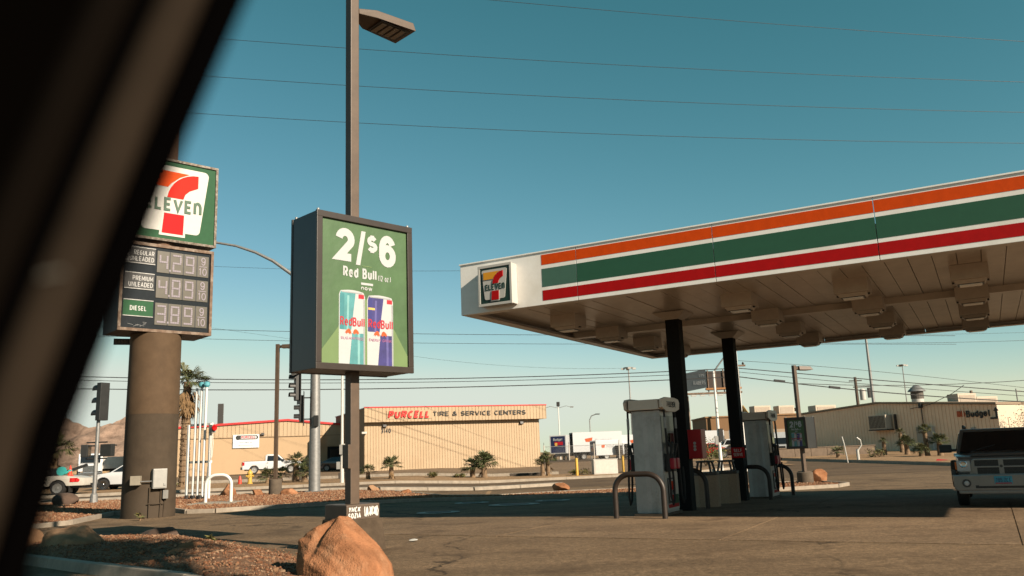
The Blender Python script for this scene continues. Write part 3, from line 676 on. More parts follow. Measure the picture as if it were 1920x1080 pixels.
def poster(parent, w, h, y):
    """printed drinks advert, w x h, centred on x=0, z from 0, facing -y; thin printed layers"""
    X = lambda u: (u-0.5)*w
    Z = lambda v: v*h
    L = lambda mb, mat, k, nm: part(nm, mb, mat, parent)
    box_part('paper', parent, -w/2, w/2, y-0.006, y, 0, h, PGREEN); y -= 0.006
    part('light_wedge', MB().prism([(X(0),Z(0.0)),(X(0),Z(0.08)),(X(0.20),Z(0.26)),(X(0.48),Z(0.46)),(X(0.54),Z(0.46)),(X(0.84),Z(0.26)),(X(1),Z(0.08)),(X(1),Z(0.0))], y-0.003, y), PGREENL, parent)
    y -= 0.003
    yl = y
    letters('lettering', '2', 0.215*w, 0.235*h, PWHITE, parent, (X(0.155), yl, Z(0.715)), bold=0.06, depth=0.004)
    part('slash', MB().prism([(X(0.385),Z(0.70)),(X(0.435),Z(0.70)),(X(0.50),Z(0.95)),(X(0.45),Z(0.95))], y-0.004, y), PWHITE, parent)
    letters('lettering', '$', 0.125*w, 0.155*h, PWHITE, parent, (X(0.515), yl, Z(0.79)), bold=0.05, depth=0.004)
    letters('lettering', '6', 0.205*w, 0.235*h, PWHITE, parent, (X(0.66), yl, Z(0.715)), bold=0.055, depth=0.004)
    letters('lettering', 'Red Bull', 0.385*w, 0.075*h, PWHITE, parent, (X(0.24), yl, Z(0.605)), bold=0.05, depth=0.004)
    letters('lettering', '(12 oz.)', 0.155*w, 0.042*h, PWHITE, parent, (X(0.645), yl, Z(0.605)), bold=0.02, depth=0.004)
    letters('lettering', 'now', 0.13*w, 0.03*h, PWHITE, parent, (X(0.445), yl, Z(0.525)), bold=0.04, depth=0.004)
    part('small_print', MB().box(X(0.445), X(0.585), y-0.003, y, Z(0.562), Z(0.578)), PWHITE, parent)
    part('small_print', MB().box(X(0.46), X(0.57), y-0.0025, y, Z(0.695), Z(0.70)), PGREENL, parent)
    for (u0, u1, ztop, ca, cb, sub) in ((0.195, 0.49, 0.505, PTEAL, PTEAL, 'SUGARFREE'), (0.515, 0.825, 0.49, PBLUE, PBLUE, 'ENERGY DRINK')):
        c = cab_empty('printed_can', parent, (0, 0, 0), 0)
        um = (u0+u1)/2; z_l = Z(ztop)
        lip = [(X(u0), Z(0.0)), (X(u1), Z(0.0)), (X(u1), z_l-0.03*h), (X(u1-0.012), z_l-0.008*h)]
        lip += [(X(u1-0.02-(u1-u0-0.04)*k/8), z_l+0.010*h*math.sin(math.pi*k/8)) for k in range(9)]
        lip += [(X(u0+0.012), z_l-0.008*h), (X(u0), z_l-0.03*h)]
        part('can_silhouette', MB().prism(lip, y-0.002, y), PWHITE, c)
        part('panel_upper', MB().prism([(X(u0+0.008),Z(0.235)),(X(um-0.01),Z(0.235)),(X(um+0.035),Z(ztop-0.035)),(X(um+0.04),Z(ztop-0.005)),(X(u0+0.02),Z(ztop-0.005)),(X(u0+0.008),Z(ztop-0.035))], y-0.004, y), ca, c)
        part('panel_lower', MB().prism([(X(um-0.03),Z(0.0)),(X(u1-0.006),Z(0.0)),(X(u1-0.006),Z(0.215)),(X(um+0.0),Z(0.215))], y-0.004, y), cb, c)
        part('panel_shade', MB().prism([(X(u0+0.008),Z(0.235)),(X(u0+0.055),Z(0.235)),(X(u0+0.06),Z(ztop-0.02)),(X(u0+0.012),Z(ztop-0.02))], y-0.0048, y), M('poster_teal_deep', (0.04,0.20,0.225), 0.5) if ca is PTEAL else M('poster_blue_deep', (0.03,0.03,0.17), 0.5), c)
        hl = M('poster_teal_light', (0.19,0.40,0.40), 0.5) if ca is PTEAL else M('poster_blue_light', (0.10,0.09,0.27), 0.5)
        part('panel_highlight', MB().prism([(X(u0+0.085),Z(0.235)),(X(u0+0.105),Z(0.235)),(X(u0+0.115),Z(ztop-0.03)),(X(u0+0.092),Z(ztop-0.03))], y-0.0048, y), hl, c)
        part('panel_highlight', MB().prism([(X(u1-0.085),Z(0.0)),(X(u1-0.06),Z(0.0)),(X(u1-0.06),Z(0.215)),(X(u1-0.085),Z(0.215))], y-0.0048, y), hl, c)
        part('edge_shade', MB().box(X(u1-0.018), X(u1-0.002), y-0.0046, y-0.0021, Z(0.0), Z(ztop-0.05)), M('poster_grey_edge', (0.30,0.31,0.32), 0.5), c)
        part('lid_shade', MB().box(X(u0+0.03), X(u1-0.03), y-0.0052, y-0.002, Z(ztop-0.012), Z(ztop-0.004)), M('poster_grey_edge', (0.3,0.3,0.3)), c)
        letters('lettering', 'Red', (u1-u0)*0.46*w, 0.062*h, PRED, c, (X(u0+0.012), yl-0.005, Z(0.262)), bold=0.012, depth=0.003)
        letters('lettering', 'Bull', (u1-u0)*0.46*w, 0.062*h, PRED, c, (X(um+0.006), yl-0.005, Z(0.262)), bold=0.012, depth=0.003)
        for sgn in (-1, 1):      # the pair of charging animals in the emblem
            bp = [(0.008,0.207),(0.012,0.222),(0.022,0.238),(0.040,0.244),(0.058,0.236),(0.072,0.226),(0.080,0.210),(0.068,0.214),(0.062,0.204),(0.052,0.214),(0.036,0.213),(0.026,0.203),(0.020,0.213)]
            part('emblem', MB().prism([(X(um+sgn*a), Z(b)) for a, b in bp], y-0.007, y-0.004), PORAN, c)
        letters('lettering', sub, (u1-u0)*0.86*w, 0.018*h, PPINK, c, (X(u0+0.02), yl-0.005, Z(0.168)), bold=0.0, depth=0.003)
        part('corner_badge', MB().box(X(u1-0.075), X(u1-0.012), y-0.005, y, Z(ztop-0.045), Z(ztop-0.015)), PRED, c)
        if ca is PBLUE: part('gold_print', MB().box(X(u0+0.012), X(u0+0.09), y-0.006, y, Z(ztop-0.10), Z(ztop-0.085)), PGOLD, c)
def advert_cabinet(parent, loc, rz, w, d, h):
    c = cab_empty('advert_cabinet', parent, loc, rz)
    box_part('cabinet_shell', c, -w/2, w/2, -d/2+0.03, d/2-0.03, 0, h, M('cabinet_paint', (0.022,0.021,0.022), 0.35, var=0.2, scale=3), 0.008)
    fw_ = 0.10
    for sy in (-1, 1):
        fr = MB()
        ya, yb = (-d/2-0.02, -d/2+0.035) if sy < 0 else (d/2-0.035, d/2+0.02)
        fr.box(-w/2-0.01, w/2+0.01, ya, yb, -0.01, fw_); fr.box(-w/2-0.01, w/2+0.01, ya, yb, h-fw_, h+0.01)
        fr.box(-w/2-0.01, -w/2+fw_, ya, yb, fw_, h-fw_); fr.box(w/2-fw_, w/2+0.01, ya, yb, fw_, h-fw_)
        part('frame', fr, FRAME, c, 0.008)
    p = cab_empty('poster', c, (0, -d/2+0.03, fw_), 0); poster(p, w-2*fw_, h-2*fw_, 0.0)
    box_part('rear_panel', c, -w/2+fw_, w/2-fw_, d/2-0.032, d/2-0.02, fw_, h-fw_, M('cabinet_paint', (0.02,0.02,0.02)), 0)
    for sx in (-1, 1):
        for sy in (-1, 1): part('corner_bolt', MB().cyl((sx*(w/2-0.05), sy*(d/2-0.05), h), (sx*(w/2-0.05), sy*(d/2-0.05), h+0.05), 0.025, n=8), STEEL, c)
    return c
AX, AY, AYAW = -2.86, 14.6, R(44.8)
ad = thing('advert_sign', 'drinks advert lightbox on the square brown lamp pole behind the orange boulder', 'sign', (AX, AY, 0), AYAW)
part('plinth', MB().add([(-.42,-.42,-.1),(.42,-.42,-.1),(.42,.42,-.1),(-.42,.42,-.1),(-.36,-.36,.52),(.36,-.36,.52),(.36,.36,.52),(-.36,.36,.52)], [(0,3,2,1),(4,5,6,7),(0,1,5,4),(1,2,6,5),(2,3,7,6),(3,0,4,7)]), M('plinth_concrete', (0.080,0.058,0.040), 0.95, var=0.25, scale=5, bump=0.4, bscale=40, spec=0.1), ad, 0.03)
sk = part('base_skirt', MB().box(-.33,.33,-.33,.33,.5,.76), BRONZE, ad, 0.02)
scr = M('graffiti_white', (0.72,0.70,0.66), 0.7, var=0.1)
for (x0, x1, zb, rows) in ((-0.30, -0.05, 0.54, ('YHCK','SOZIA')),):
    for k, t_ in enumerate(rows[::-1]): letters('graffiti', t_, x1-x0, 0.085, scr, ad, (x0, -0.332, zb+k*0.10), bold=0.05, slant=random.uniform(-.1,.2), depth=0.003)
gm = MB(); rr = random.Random(4)
for k in range(13): a = 0.03+0.021*k; gm.tube([(a,-0.333,0.55+rr.uniform(0,.04)),(a+rr.uniform(-.01,.03),-0.333,0.64),(a+rr.uniform(-.02,.02),-0.333,0.72-rr.uniform(0,.03))], 0.011, 5)
part('paint_smear', gm, scr, ad)
part('pole', MB().box(-.09,.09,-.09,.09,.74,10.6), BRONZE, ad, 0.012)
advert_cabinet(ad, (0.02, 0, 2.99), 0, 2.0, 0.82, 2.70)
box_part('access_box', ad, -0.16, -0.09, -0.12, 0.06, 1.35, 1.75, BRONZE, 0.008)
hd = cab_empty('lamp_head', ad, (0.09, 0, 9.82), 0)
lh = MB()
# shoe-box luminaire pointing along +x of the pole, tapered towards the pole
plan = [(0.0,-0.10),(0.32,-0.27),(1.18,-0.34),(1.18,0.34),(0.32,0.27),(0.0,0.10)]
plan = [(p[0], p[1]) for p in plan]
n_ = len(plan)
vs = [(x, y, 0.0 if x > 0.2 else 0.05) for x, y in plan]+[(x*0.97, y*0.9, 0.17 if x > 0.2 else 0.16) for x, y in plan]
lh.add(vs, [tuple(range(n_-1,-1,-1)), tuple(range(n_, 2*n_))]+[(i,(i+1)%n_,n_+(i+1)%n_,n_+i) for i in range(n_)])
part('housing', lh, BRONZE, hd, 0.01)
box_part('lens_frame', hd, 0.42, 1.10, -0.25, 0.25, -0.012, 0.002, DARK)
for k in range(4): box_part('led_strip', hd, 0.48+k*0.15, 0.58+k*0.15, -0.19, 0.19, -0.03, -0.012, M('led_lens', (0.22,0.17,0.12), 0.4), 0.004)
# ------------------------------------------------------------------ fuel canopy
CLEN, CDEP, CZ, CH = 18.1, 12.85, 4.7, 1.19
cn = thing('fuel_canopy', 'white forecourt canopy with orange, green and red stripes on two black columns', 'canopy', (CA.x, CA.y, 0), CYAW)
FASC = M('fascia_white', (0.98,0.95,0.90), 0.4, var=0.04, dirt=(0.85,0.80,0.72), dscale=0.8)
STRG = M('stripe_green', (0.022,0.098,0.052), 0.45, var=0.06)
STRGF = M('stripe_green_faded', (0.060,0.145,0.105), 0.5, var=0.06)
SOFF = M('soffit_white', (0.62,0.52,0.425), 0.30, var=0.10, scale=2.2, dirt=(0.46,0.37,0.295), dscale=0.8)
BANDS = ((0.09,0.32,RED,'stripe'),(0.40,0.81,STRG,'stripe'),(0.90,1.13,ORANGE,'stripe'))
def fascia(parent, p0, p1, s0, joints, stripes=True):
    """panels along p0>p1 in the canopy's own plan, outer face on the right-hand side of travel"""
    a, b = Vector((*p0, 0)), Vector((*p1, 0)); L = (b-a).length; d = (b-a)/L; rz = math.atan2(d.y, d.x)
    J = [0]+joints+[L]
    for i, (q0, q1) in enumerate(zip(J[:-1], J[1:])):
        if q1-q0 < 0.05: continue
        o = part('fascia_panel', MB().box(0.007, q1-q0-0.007, 0, 0.06, 0, CH), FASC, parent, 0.004)
        o.location = (a+d*q0)+Vector((0, 0, CZ)); o.rotation_euler = (0, 0, rz)
        if stripes and q1 > s0:
            x0 = max(s0, q0)-q0
            for z0, z1, mt, nm in BANDS:
                if mt is STRG and i == 0: mt = STRGF
                part(nm, MB().box(x0+0.008 if x0 < 1e-6 else x0, q1-q0-0.008, -0.004, 0.001, z0, z1), mt, o)
fascia(cn, (0, 0), (CLEN, 0), 2.16, [3.01, 6.04, 9.06, 12.08, 15.1])
fascia(cn, (CLEN, 0), (CLEN, CDEP), 0, [3.2, 6.4, 9.6])
fascia(cn, (CLEN, CDEP), (0, CDEP), 0, [3.0, 6.02, 9.04, 12.06, 15.08])
fascia(cn, (0, CDEP), (0, 0), 0, [3.2, 6.4, 9.6], stripes=False)
part('roof_deck', MB().box(0.06, CLEN-0.06, 0.06, CDEP-0.06, CZ+0.6, CZ+0.7), STEEL, cn)
lipm = MB(); lw = 0.22
lipm.box(0.06, CLEN-0.06, 0.06, 0.06+lw, CZ+0.002, CZ+0.03); lipm.box(0.06, CLEN-0.06, CDEP-0.06-lw, CDEP-0.06, CZ+0.002, CZ+0.03)
lipm.box(0.06, 0.06+lw, 0.06+lw, CDEP-0.06-lw, CZ+0.002, CZ+0.03); lipm.box(CLEN-0.06-lw, CLEN-0.06, 0.06+lw, CDEP-0.06-lw, CZ+0.002, CZ+0.03)
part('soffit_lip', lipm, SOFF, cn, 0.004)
part('top_cap', MB().box(-0.02, CLEN+0.02, -0.02, 0.10, CZ+CH, CZ+CH+0.03), FASC, cn, 0.004)
nP = 44; pw = (CLEN-0.12)/nP; pm = {}
for k in range(nP):
    x0 = 0.06+k*pw; dz = random.choice((0, 0, 0.006, 0.012, -0.006))
    me = MB().add([(0.006,0.06,0),(pw-0.006,0.06,0),(pw-0.006,CDEP-0.06,0),(0.006,CDEP-0.06,0),(0.006,0.06,0.05),(pw-0.006,0.06,0.05),(pw-0.006,CDEP-0.06,0.05),(0.006,CDEP-0.06,0.05)],
                  [(0,3,2,1),(4,5,6,7),(0,1,5,4),(1,2,6,5),(2,3,7,6),(3,0,4,7)]).mesh('soffit_panel', SOFF, 0.004) if 0 not in pm else pm[0]
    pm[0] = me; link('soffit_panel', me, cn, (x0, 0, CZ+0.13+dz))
for t in (5.75, 8.8):
    part('gutter_beam', MB().prism([(-0.28,0.14),(-0.16,0.0),(0.16,0.0),(0.28,0.14)], 0.3, CLEN-0.3).xf(Matrix.Translation((0,t,CZ)) @ Matrix.Rotation(R(-90),4,'Z') @ Matrix.Translation((0,0,0)) @ Matrix.Scale(1,4)), SOFF, cn) if t == 5.75 else None
# unseen roof section with columns, added at the right to shade the SUV
part('added_shade_roof', MB().box(CLEN+0.01, CLEN+9, 2.45, 11.0, CZ+0.10, CZ+0.55), FASC, cn, 0.01)
part('added_shade_fascia', MB().box(CLEN+0.08, CLEN+9, 2.38, 2.45, CZ, CZ+0.8), FASC, cn, 0.004)
for s_ in (20.6, 25.4): part('column', MB().box(s_-0.15, s_+0.15, 6.5, 6.8, gz(*can(s_, 6.6)[:2])-0.05, CZ+0.1), COLM if 'COLM' in globals() else DARK, cn, 0.012)
# hanging light boxes
LENS = M('lamp_lens', (0.98,0.94,0.86), 0.2, var=0.05)
LBOX = M('lamp_box', (0.56,0.47,0.385), 0.5, var=0.08)
first = None
lrow = ((1.55,'first row by the emblem end'),(5.85,'second row'),(8.25,'third row'),(10.45,'fourth row'),(13.6,'fifth row'),(16.2,'last row'))
lcol = ((2.55,'front'),(5.35,'second from the striped front'),(8.2,'third from the striped front'),(11.1,'rear'))
for ri, (s, rn) in enumerate(lrow):
    for ci, (t, cnn) in enumerate(lcol):
        lab = f'square canopy light box, {rn} from the emblem end, {cnn} lamp' if ri else f'square canopy light box, {rn}, {cnn} lamp'
        lab = lab.replace(' from the emblem end from', ' from')
        P = can(s, t, CZ-0.16)
        if first is None:
            L = thing('canopy_light', lab, 'light', P, CYAW, 'canopy lights')
            part('housing', MB().box(-0.34, 0.34, -0.34, 0.34, 0.0, 0.30), LBOX, L, 0.012)
            part('bezel', MB().add([(-.30,-.24,0),(.30,-.24,0),(.30,.24,0),(-.30,.24,0),(-.25,-.18,-.07),(.25,-.18,-.07),(.25,.18,-.07),(-.25,.18,-.07)], [(0,1,5,4),(1,2,6,5),(2,3,7,6),(3,0,4,7),(4,5,6,7),(0,3,2,1)]), LBOX, L, 0.004)
            part('gasket', MB().box(-0.235, 0.235, -0.165, 0.165, -0.078, -0.069), DARK, L); part('lens', MB().box(-0.20, 0.20, -0.13, 0.13, -0.10, -0.077), LENS, L, 0.008)
            for sx in (-1, 1): part('clip', MB().box(sx*0.31-0.02, sx*0.31+0.02, -0.04, 0.04, -0.03, 0.0), DARK, L)
            first = L
        else:
            L = copy_tree(first); L.location = P; L['label'] = lab
# columns
COLM = M('column_black', (0.010,0.010,0.010), 0.75, var=0.2, spec=0.15)
for s, t in ((3.80, 4.0), (3.90, 8.8), (13.9, 4.0), (14.0, 8.8)):
    g_ = gz(*can(s, t)[:2])
    part('column', MB().box(s-0.17, s+0.17, t-0.17, t+0.17, g_-0.05, CZ+0.02), COLM, cn, 0.012)
    part('column_cap', MB().add([(s-.18,t-.18,CZ-.05),(s+.18,t-.18,CZ-.05),(s+.18,t+.18,CZ-.05),(s-.18,t+.18,CZ-.05),(s-.42,t-.42,CZ+.12),(s+.42,t-.42,CZ+.12),(s+.42,t+.42,CZ+.12),(s-.42,t+.42,CZ+.12)],
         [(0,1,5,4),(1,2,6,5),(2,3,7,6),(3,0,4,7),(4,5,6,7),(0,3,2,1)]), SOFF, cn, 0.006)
# emblem box on the fascia
es = thing('emblem_box', 'small square store emblem lightbox fixed to the corner of the canopy fascia', 'sign', can(1.1, -0.005, CZ+0.09), CYAW)
part('box_shell', MB().box(-0.43, 0.43, -0.26, 0.0, 0, 0.92), SIGNW, es, 0.012)
fr = MB()
for a in ((-0.44,0.44,-0.01,0.05),(-0.44,0.44,0.87,0.93),(-0.44,-0.385,0.05,0.87),(0.385,0.44,0.05,0.87)): fr.box(a[0],a[1],-0.285,-0.255,a[2],a[3])
part('frame', fr, SIGNW, es, 0.006)
el_ = cab_empty('emblem', es, (0, -0.262, 0.05), 0)
seven_logo(el_, 0.77, 0.82, 0.0, amber=True, field=M('sign_dark_green', (0.008,0.03,0.02), 0.4), letter=M('letter_dark_green', (0.008,0.035,0.02), 0.4))

# ------------------------------------------------------------------ dispensers and island furniture
DISPM = M('dispenser_grey', (0.47,0.46,0.44), 0.35, var=0.14, scale=2, dirt=(0.26,0.245,0.22), dscale=1.6)
DISPT = M('dispenser_header', (0.72,0.62,0.52), 0.45, var=0.06)
NOZ = M('nozzle_red', (0.42,0.012,0.03), 0.45)
def dispenser(label, s, t):
    g_ = gz(*can(s, t)[:2]); D = thing('fuel_dispenser', label, 'fuel pump', can(s, t, g_), CYAW, 'fuel dispensers')
    part('plinth', MB().box(-0.36, 0.36, -0.62, 0.62, 0, 0.06), CONCD, D, 0.01)
    H_ = 2.34
    # ribbed end panel
    prof = [(-0.34,-0.46),(-0.34,0.46),(0.34,0.46),(0.34,-0.46),(0.22,-0.50),(0.13,-0.46),(0.02,-0.46),(-0.07,-0.50),(-0.22,-0.50)]
    part('cabinet', MB().vprism(prof, 0.06, H_), DISPM, D, 0.012)
    for sx in (-1, 1):
        part('face_panel', MB().box(min(sx*0.34, sx*0.352), max(sx*0.34, sx*0.352), -0.42, 0.42, 0.98, H_-0.12), M('dispenser_face', (0.11,0.125,0.13), 0.3), D)
        part('screen', MB().box(min(sx*0.352, sx*0.362), max(sx*0.352, sx*0.362), -0.05, 0.35, 1.52, 1.82), GLASS, D)
        part('keypad', MB().box(min(sx*0.352, sx*0.366), max(sx*0.352, sx*0.366), 0.12, 0.34, 1.18, 1.42), M('keypad_grey', (0.3,0.3,0.3), 0.5), D)
        lp = part('lower_panel', MB().box(min(sx*0.34, sx*0.356), max(sx*0.34, sx*0.356), -0.44, 0.44, 0.12, 0.92), SIGNW, D, 0.004)
        if sx > 0:
            em_ = cab_empty('decal', D, (0.357, 0.05, 0.22), R(90))
            box_part('decal_red_band', em_, -0.36, 0.36, -0.003, 0, -0.06, 0.02, RED); box_part('decal_green_band', em_, 0.0, 0.36, -0.004, 0, 0.02, 0.22, GREEN)
            e2 = cab_empty('decal_emblem', D, (0.362, -0.08, 0.26), R(90)); seven_logo(e2, 0.44, 0.56, 0.0, field=BLACK, letter=BLACK)
        # boots and nozzles
        for k, yy in enumerate((-0.26, 0.0)):
            part('nozzle_boot', MB().box(min(sx*0.35, sx*0.47), max(sx*0.35, sx*0.47), yy-0.10, yy+0.10, 0.96, 1.36), BLACK, D, 0.02)
            nz = MB(); nz.tube([(sx*0.42,yy,1.62),(sx*0.50,yy,1.50),(sx*0.47,yy,1.25),(sx*0.44,yy,1.08)], 0.035, 8); nz.obox((sx*0.50,yy,1.44),(0.05,0.07,0.30),0,0,sx*0.25)
            no = part('nozzle', nz, BLACK, D)
            part('handle_sleeve', MB().box(min(sx*0.43, sx*0.56), max(sx*0.43, sx*0.56), yy-0.085, yy+0.085, 1.02, 1.26), NOZ, no, 0.03)
        part('fuel_grade_strip', MB().box(min(sx*0.352, sx*0.36), max(sx*0.352, sx*0.36), -0.40, 0.40, 1.42, 1.50), STEEL, D)
        # hoses from the header
        for yy in (-0.44, 0.30):
            hs = [(sx*0.44,yy,H_+0.02),(sx*0.45,yy,1.9),(sx*0.47,yy-0.02,1.3),(sx*0.49,yy-0.05,0.8),(sx*0.50,yy-0.06,0.42),(sx*0.51,yy+0.02,0.25),(sx*0.51,yy+0.12,0.33),(sx*0.50,yy+0.18,0.7),(sx*0.49,yy+0.18,1.05)]
            part('hose', MB().tube(hs, 0.026, 8), RUBBER, D, smooth=60)
            part('breakaway', MB().cyl((sx*0.445,yy,1.93),(sx*0.445,yy,2.18),0.032,n=10), STEEL, D)
    # header: flat slab with swollen rounded side faces
    part('header_core', MB().vprism([(-0.36,-0.58),(0.36,-0.58),(0.42,-0.40),(0.42,0.52),(-0.42,0.52),(-0.42,-0.40)], H_+0.02, H_+0.25), DISPT, D, 0.015)
    for sx in (-1, 1):
        sh = [(-0.62,0.06),(-0.30,-0.03),(0.30,-0.03),(0.60,0.04),(0.64,0.20),(0.56,0.27),(0.30,0.30),(-0.30,0.30),(-0.62,0.25)]
        mb = MB().prism(sh, -0.03, 0.03)
        mb.xf(Matrix.Translation((sx*0.435, 0, H_)) @ Matrix.Rotation(R(90)*sx, 4, 'Z'))
        part('header_face', mb, DISPT, D, 0.012)
        lt = letters('lettering', '7-ELEVEN', 0.62, 0.13, BLACK, D, (sx*0.468, -0.30*sx, H_+0.075), bold=0.03, slant=0.1, depth=0.006, rz=R(90)*sx)
    return D
dispenser('nearest tall grey fuel dispenser beside the first canopy column', 3.57, 2.60)
dispenser('farther grey fuel dispenser behind the second canopy column', 3.75, 9.9) if False else dispenser('farther grey fuel dispenser behind the second canopy column', 4.15, 10.55)
BUMP = M('bumper_brown', (0.030,0.019,0.013), 0.5, 0.0, var=0.2, scale=8)
def hoop(label, s, t, w=1.12, h=0.95, mat=None, grp='hoop guards round the dispensers', sdir=True):
    P = can(s, t); o = link('hoop_guard', None) if False else None
    pts = [(-w/2,0,-0.1),(-w/2,0,h-0.36)]
    for k in range(1, 8):
        a = math.pi-math.pi/2*k/8; pts.append((-w/2+0.36+0.36*math.cos(a), 0, h-0.36+0.36*math.sin(a)))
    pts.append((-w/2+0.36,0,h)); pts.append((w/2-0.36,0,h))
    for k in range(1, 9):
        a = math.pi/2-math.pi/2*k/8; pts.append((w/2-0.36+0.36*math.cos(a), 0, h-0.36+0.36*math.sin(a)))
    pts.append((w/2,0,-0.1))
    me = MB().tube(pts, 0.06, 12).mesh('hoop_guard', mat or BUMP, smooth=60)
    o = link('hoop_guard', me); o.location = (P.x, P.y, gz(P.x, P.y)); o.rotation_euler = (0, 0, CYAW)
    return tag(o, label, 'barrier', grp)
hoop('brown steel hoop guard in front of the nearest fuel dispenser', 3.57, 1.42)
hoop('dark hoop guard between the nearest dispenser and the litter bins', 3.55, 4.65)
hoop('dark hoop guard in front of the farther fuel dispenser', 4.10, 9.05)
hoop('dark hoop guard behind the farther fuel dispenser', 4.20, 11.75)
isl_m = M('island_concrete', (0.17,0.15,0.125), 0.9, var=0.2, scale=3, bump=0.2)
# litter bins
BINM = M('aggregate_panel', (0.40,0.28,0.19), 0.95, var=0.35, scale=40, bump=0.4, bscale=60)
BINL = M('bin_lid', (0.07,0.055,0.045), 0.6, var=0.2)
def litter_bin(label, s, t):
    P = can(s, t); b = thing('litter_bin', label, 'bin', (P.x, P.y, gz(P.x, P.y)), CYAW, 'litter bins between the dispensers')
    oc = [(0.30*math.cos(R(22.5+45*k))*1.08, 0.30*math.sin(R(22.5+45*k))*1.08) for k in range(8)]
    part('body', MB().vprism(oc, 0.0, 0.80), BINM, b, 0.02)
    part('rim', MB().vprism([(x*1.06, y*1.06) for x, y in oc], 0.80, 0.88), BINL, b, 0.015)
    for k in range(4):
        a = R(45+90*k); part('lid_post', MB().tube([(0.27*math.cos(a),0.27*math.sin(a),0.88),(0.20*math.cos(a),0.20*math.sin(a),1.13)], 0.03, 6), BINL, b)
    part('lid', MB().vprism([(x*0.72, y*0.72) for x, y in oc], 1.12, 1.17), BINL, b, 0.01)
litter_bin('octagonal stone litter bin nearest the first canopy column', 3.85, 5.55)
litter_bin('octagonal stone litter bin nearest the second canopy column', 3.9, 7.35)
# red cabinet and red notice
c_ = can(4.16, 4.02); rb = thing('red_cabinet', 'red service cabinet fixed to the first canopy column', 'cabinet', (c_.x, c_.y, gz(c_.x, c_.y)+1.22), CYAW)
part('body', MB().box(-0.17, 0.17, -0.2, 0.16, 0, 0.70), M('cabinet_red', (0.40,0.008,0.012), 0.4, var=0.1), rb, 0.015)
part('door', MB().box(-0.155, 0.155, -0.215, -0.2, 0.02, 0.68), M('cabinet_red', (0.4,0,0)), rb, 0.006)
for k in range(3): part('emblem', MB().lathe([(0.035,-0.0),(0.035,-0.006),(0.02,-0.006),(0.02,-0.0)], 14, 'Y', (0.0,-0.216,0.22+0.075*k)), SIGNW, rb)
part('bracket', MB().box(-0.20, -0.17, -0.08, 0.08, 0.2, 0.5), STEEL, rb)
c_ = can(3.95, 8.60); sn = thing('self_serve_notice', 'small red self serve notice on the second canopy column', 'sign', (c_.x, c_.y, gz(c_.x, c_.y)+1.22), CYAW)
part('plate', MB().box(-0.19, 0.19, -0.03, 0.0, 0, 0.30), RED, sn, 0.004)
letters('lettering', 'SELF', 0.24, 0.09, SIGNW, sn, (-0.12, -0.031, 0.17), bold=0.02, depth=0.003); letters('lettering', 'SERVE', 0.27, 0.09, SIGNW, sn, (-0.135, -0.031, 0.05), bold=0.02, depth=0.003)
# ------------------------------------------------------------------ tyre shop
WALL = M('stucco_beige', (0.47,0.325,0.195), 0.9, var=0.05, scale=1.0, bump=0.12, bscale=30, dirt=(0.43,0.295,0.175), dscale=0.25)
SIDING = M('siding_beige', (0.47,0.34,0.215), 0.75, var=0.06, scale=0.8, dirt=(0.425,0.295,0.178), dscale=0.3)
GROOVE = M('siding_groove', (0.30,0.20,0.12), 0.9)
TRIMR = M('trim_red', (0.52,0.02,0.018), 0.5)
def siding(parent, x0, x1, y, ztop, zbot, pitch, name='siding_boards'):
    """upright boards with open joints; ztop / zbot may be functions of x; faces -y"""
    zt = ztop if callable(ztop) else (lambda x: ztop); zb = zbot if callable(zbot) else (lambda x: zbot)
    n = max(1, round((x1-x0)/pitch)); p = (x1-x0)/n; mb = MB()
    for k in range(n):
        a, b = x0+k*p, x0+(k+1)*p-0.035
        mb.add([(a,y-0.03,zb(a)),(b,y-0.03,zb(b)),(b,y-0.03,zt(b)),(a,y-0.03,zt(a)),(a,y,zb(a)),(b,y,zb(b)),(b,y,zt(b)),(a,y,zt(a))], [(0,1,2,3),(0,4,5,1),(1,5,6,2),(2,6,7,3),(3,7,4,0)])
    o = part(name, mb, SIDING, parent); o['kind'] = 'stuff'; return o
pz = gz(-6, 83)
shop = thing('tyre_shop', 'beige sided tyre service building with red roof trim across the street', 'building', (-15.08, 83.0, 0), R(22))
W_, HT = 18.75, 6.45
part('front_block', MB().box(0, W_, 0, 16, -0.3, HT-0.1), GROOVE, shop)
siding(shop, 0.05, W_-0.02, -0.0, 5.05, lambda x: 0.0, 0.285)
part('fascia_backing', MB().box(-0.1, W_+0.6, -0.62, 0.02, 5.02, HT-0.05), GROOVE, shop)
siding(shop, -0.1, W_+0.6, -0.625, HT-0.05, 5.0, 0.36, 'fascia_boards')
part('fascia_return', MB().box(W_+0.605, W_+0.65, -0.65, 14, 5.0, HT-0.04), SIDING, shop)
part('side_wall', MB().box(W_+0.003, W_+0.05, 0.02, 16, -0.3, 5.0), SIDING, shop)
part('red_trim', MB().box(-0.15, W_+0.68, -0.70, -0.60, HT-0.05, HT+0.06), TRIMR, shop); part('roof', MB().box(-0.1, W_+0.6, -0.595, 16, HT-0.09, HT), STEEL, shop)
SR = M('sign_letter_red', (0.66,0.014,0.01), 0.45); SK = M('sign_letter_black', (0.02,0.02,0.02), 0.5)
part('sign_backing', MB().box(2.10, 6.72, -0.70, -0.66, 5.28, 6.10), SIDING, shop)
letters('lettering', 'PURCELL', 4.4, 0.74, SR, shop, (2.2, -0.70, 5.33), bold=0.055, slant=0.22, depth=0.12)
letters('lettering', 'TIRE & SERVICE CENTERS', 10.15, 0.46, SK, shop, (6.85, -0.66, 5.48), bold=0.02, depth=0.09)
letters('lettering', '3140', 1.0, 0.46, SK, shop, (1.66, -0.032, 3.93), bold=0.03, depth=0.05)
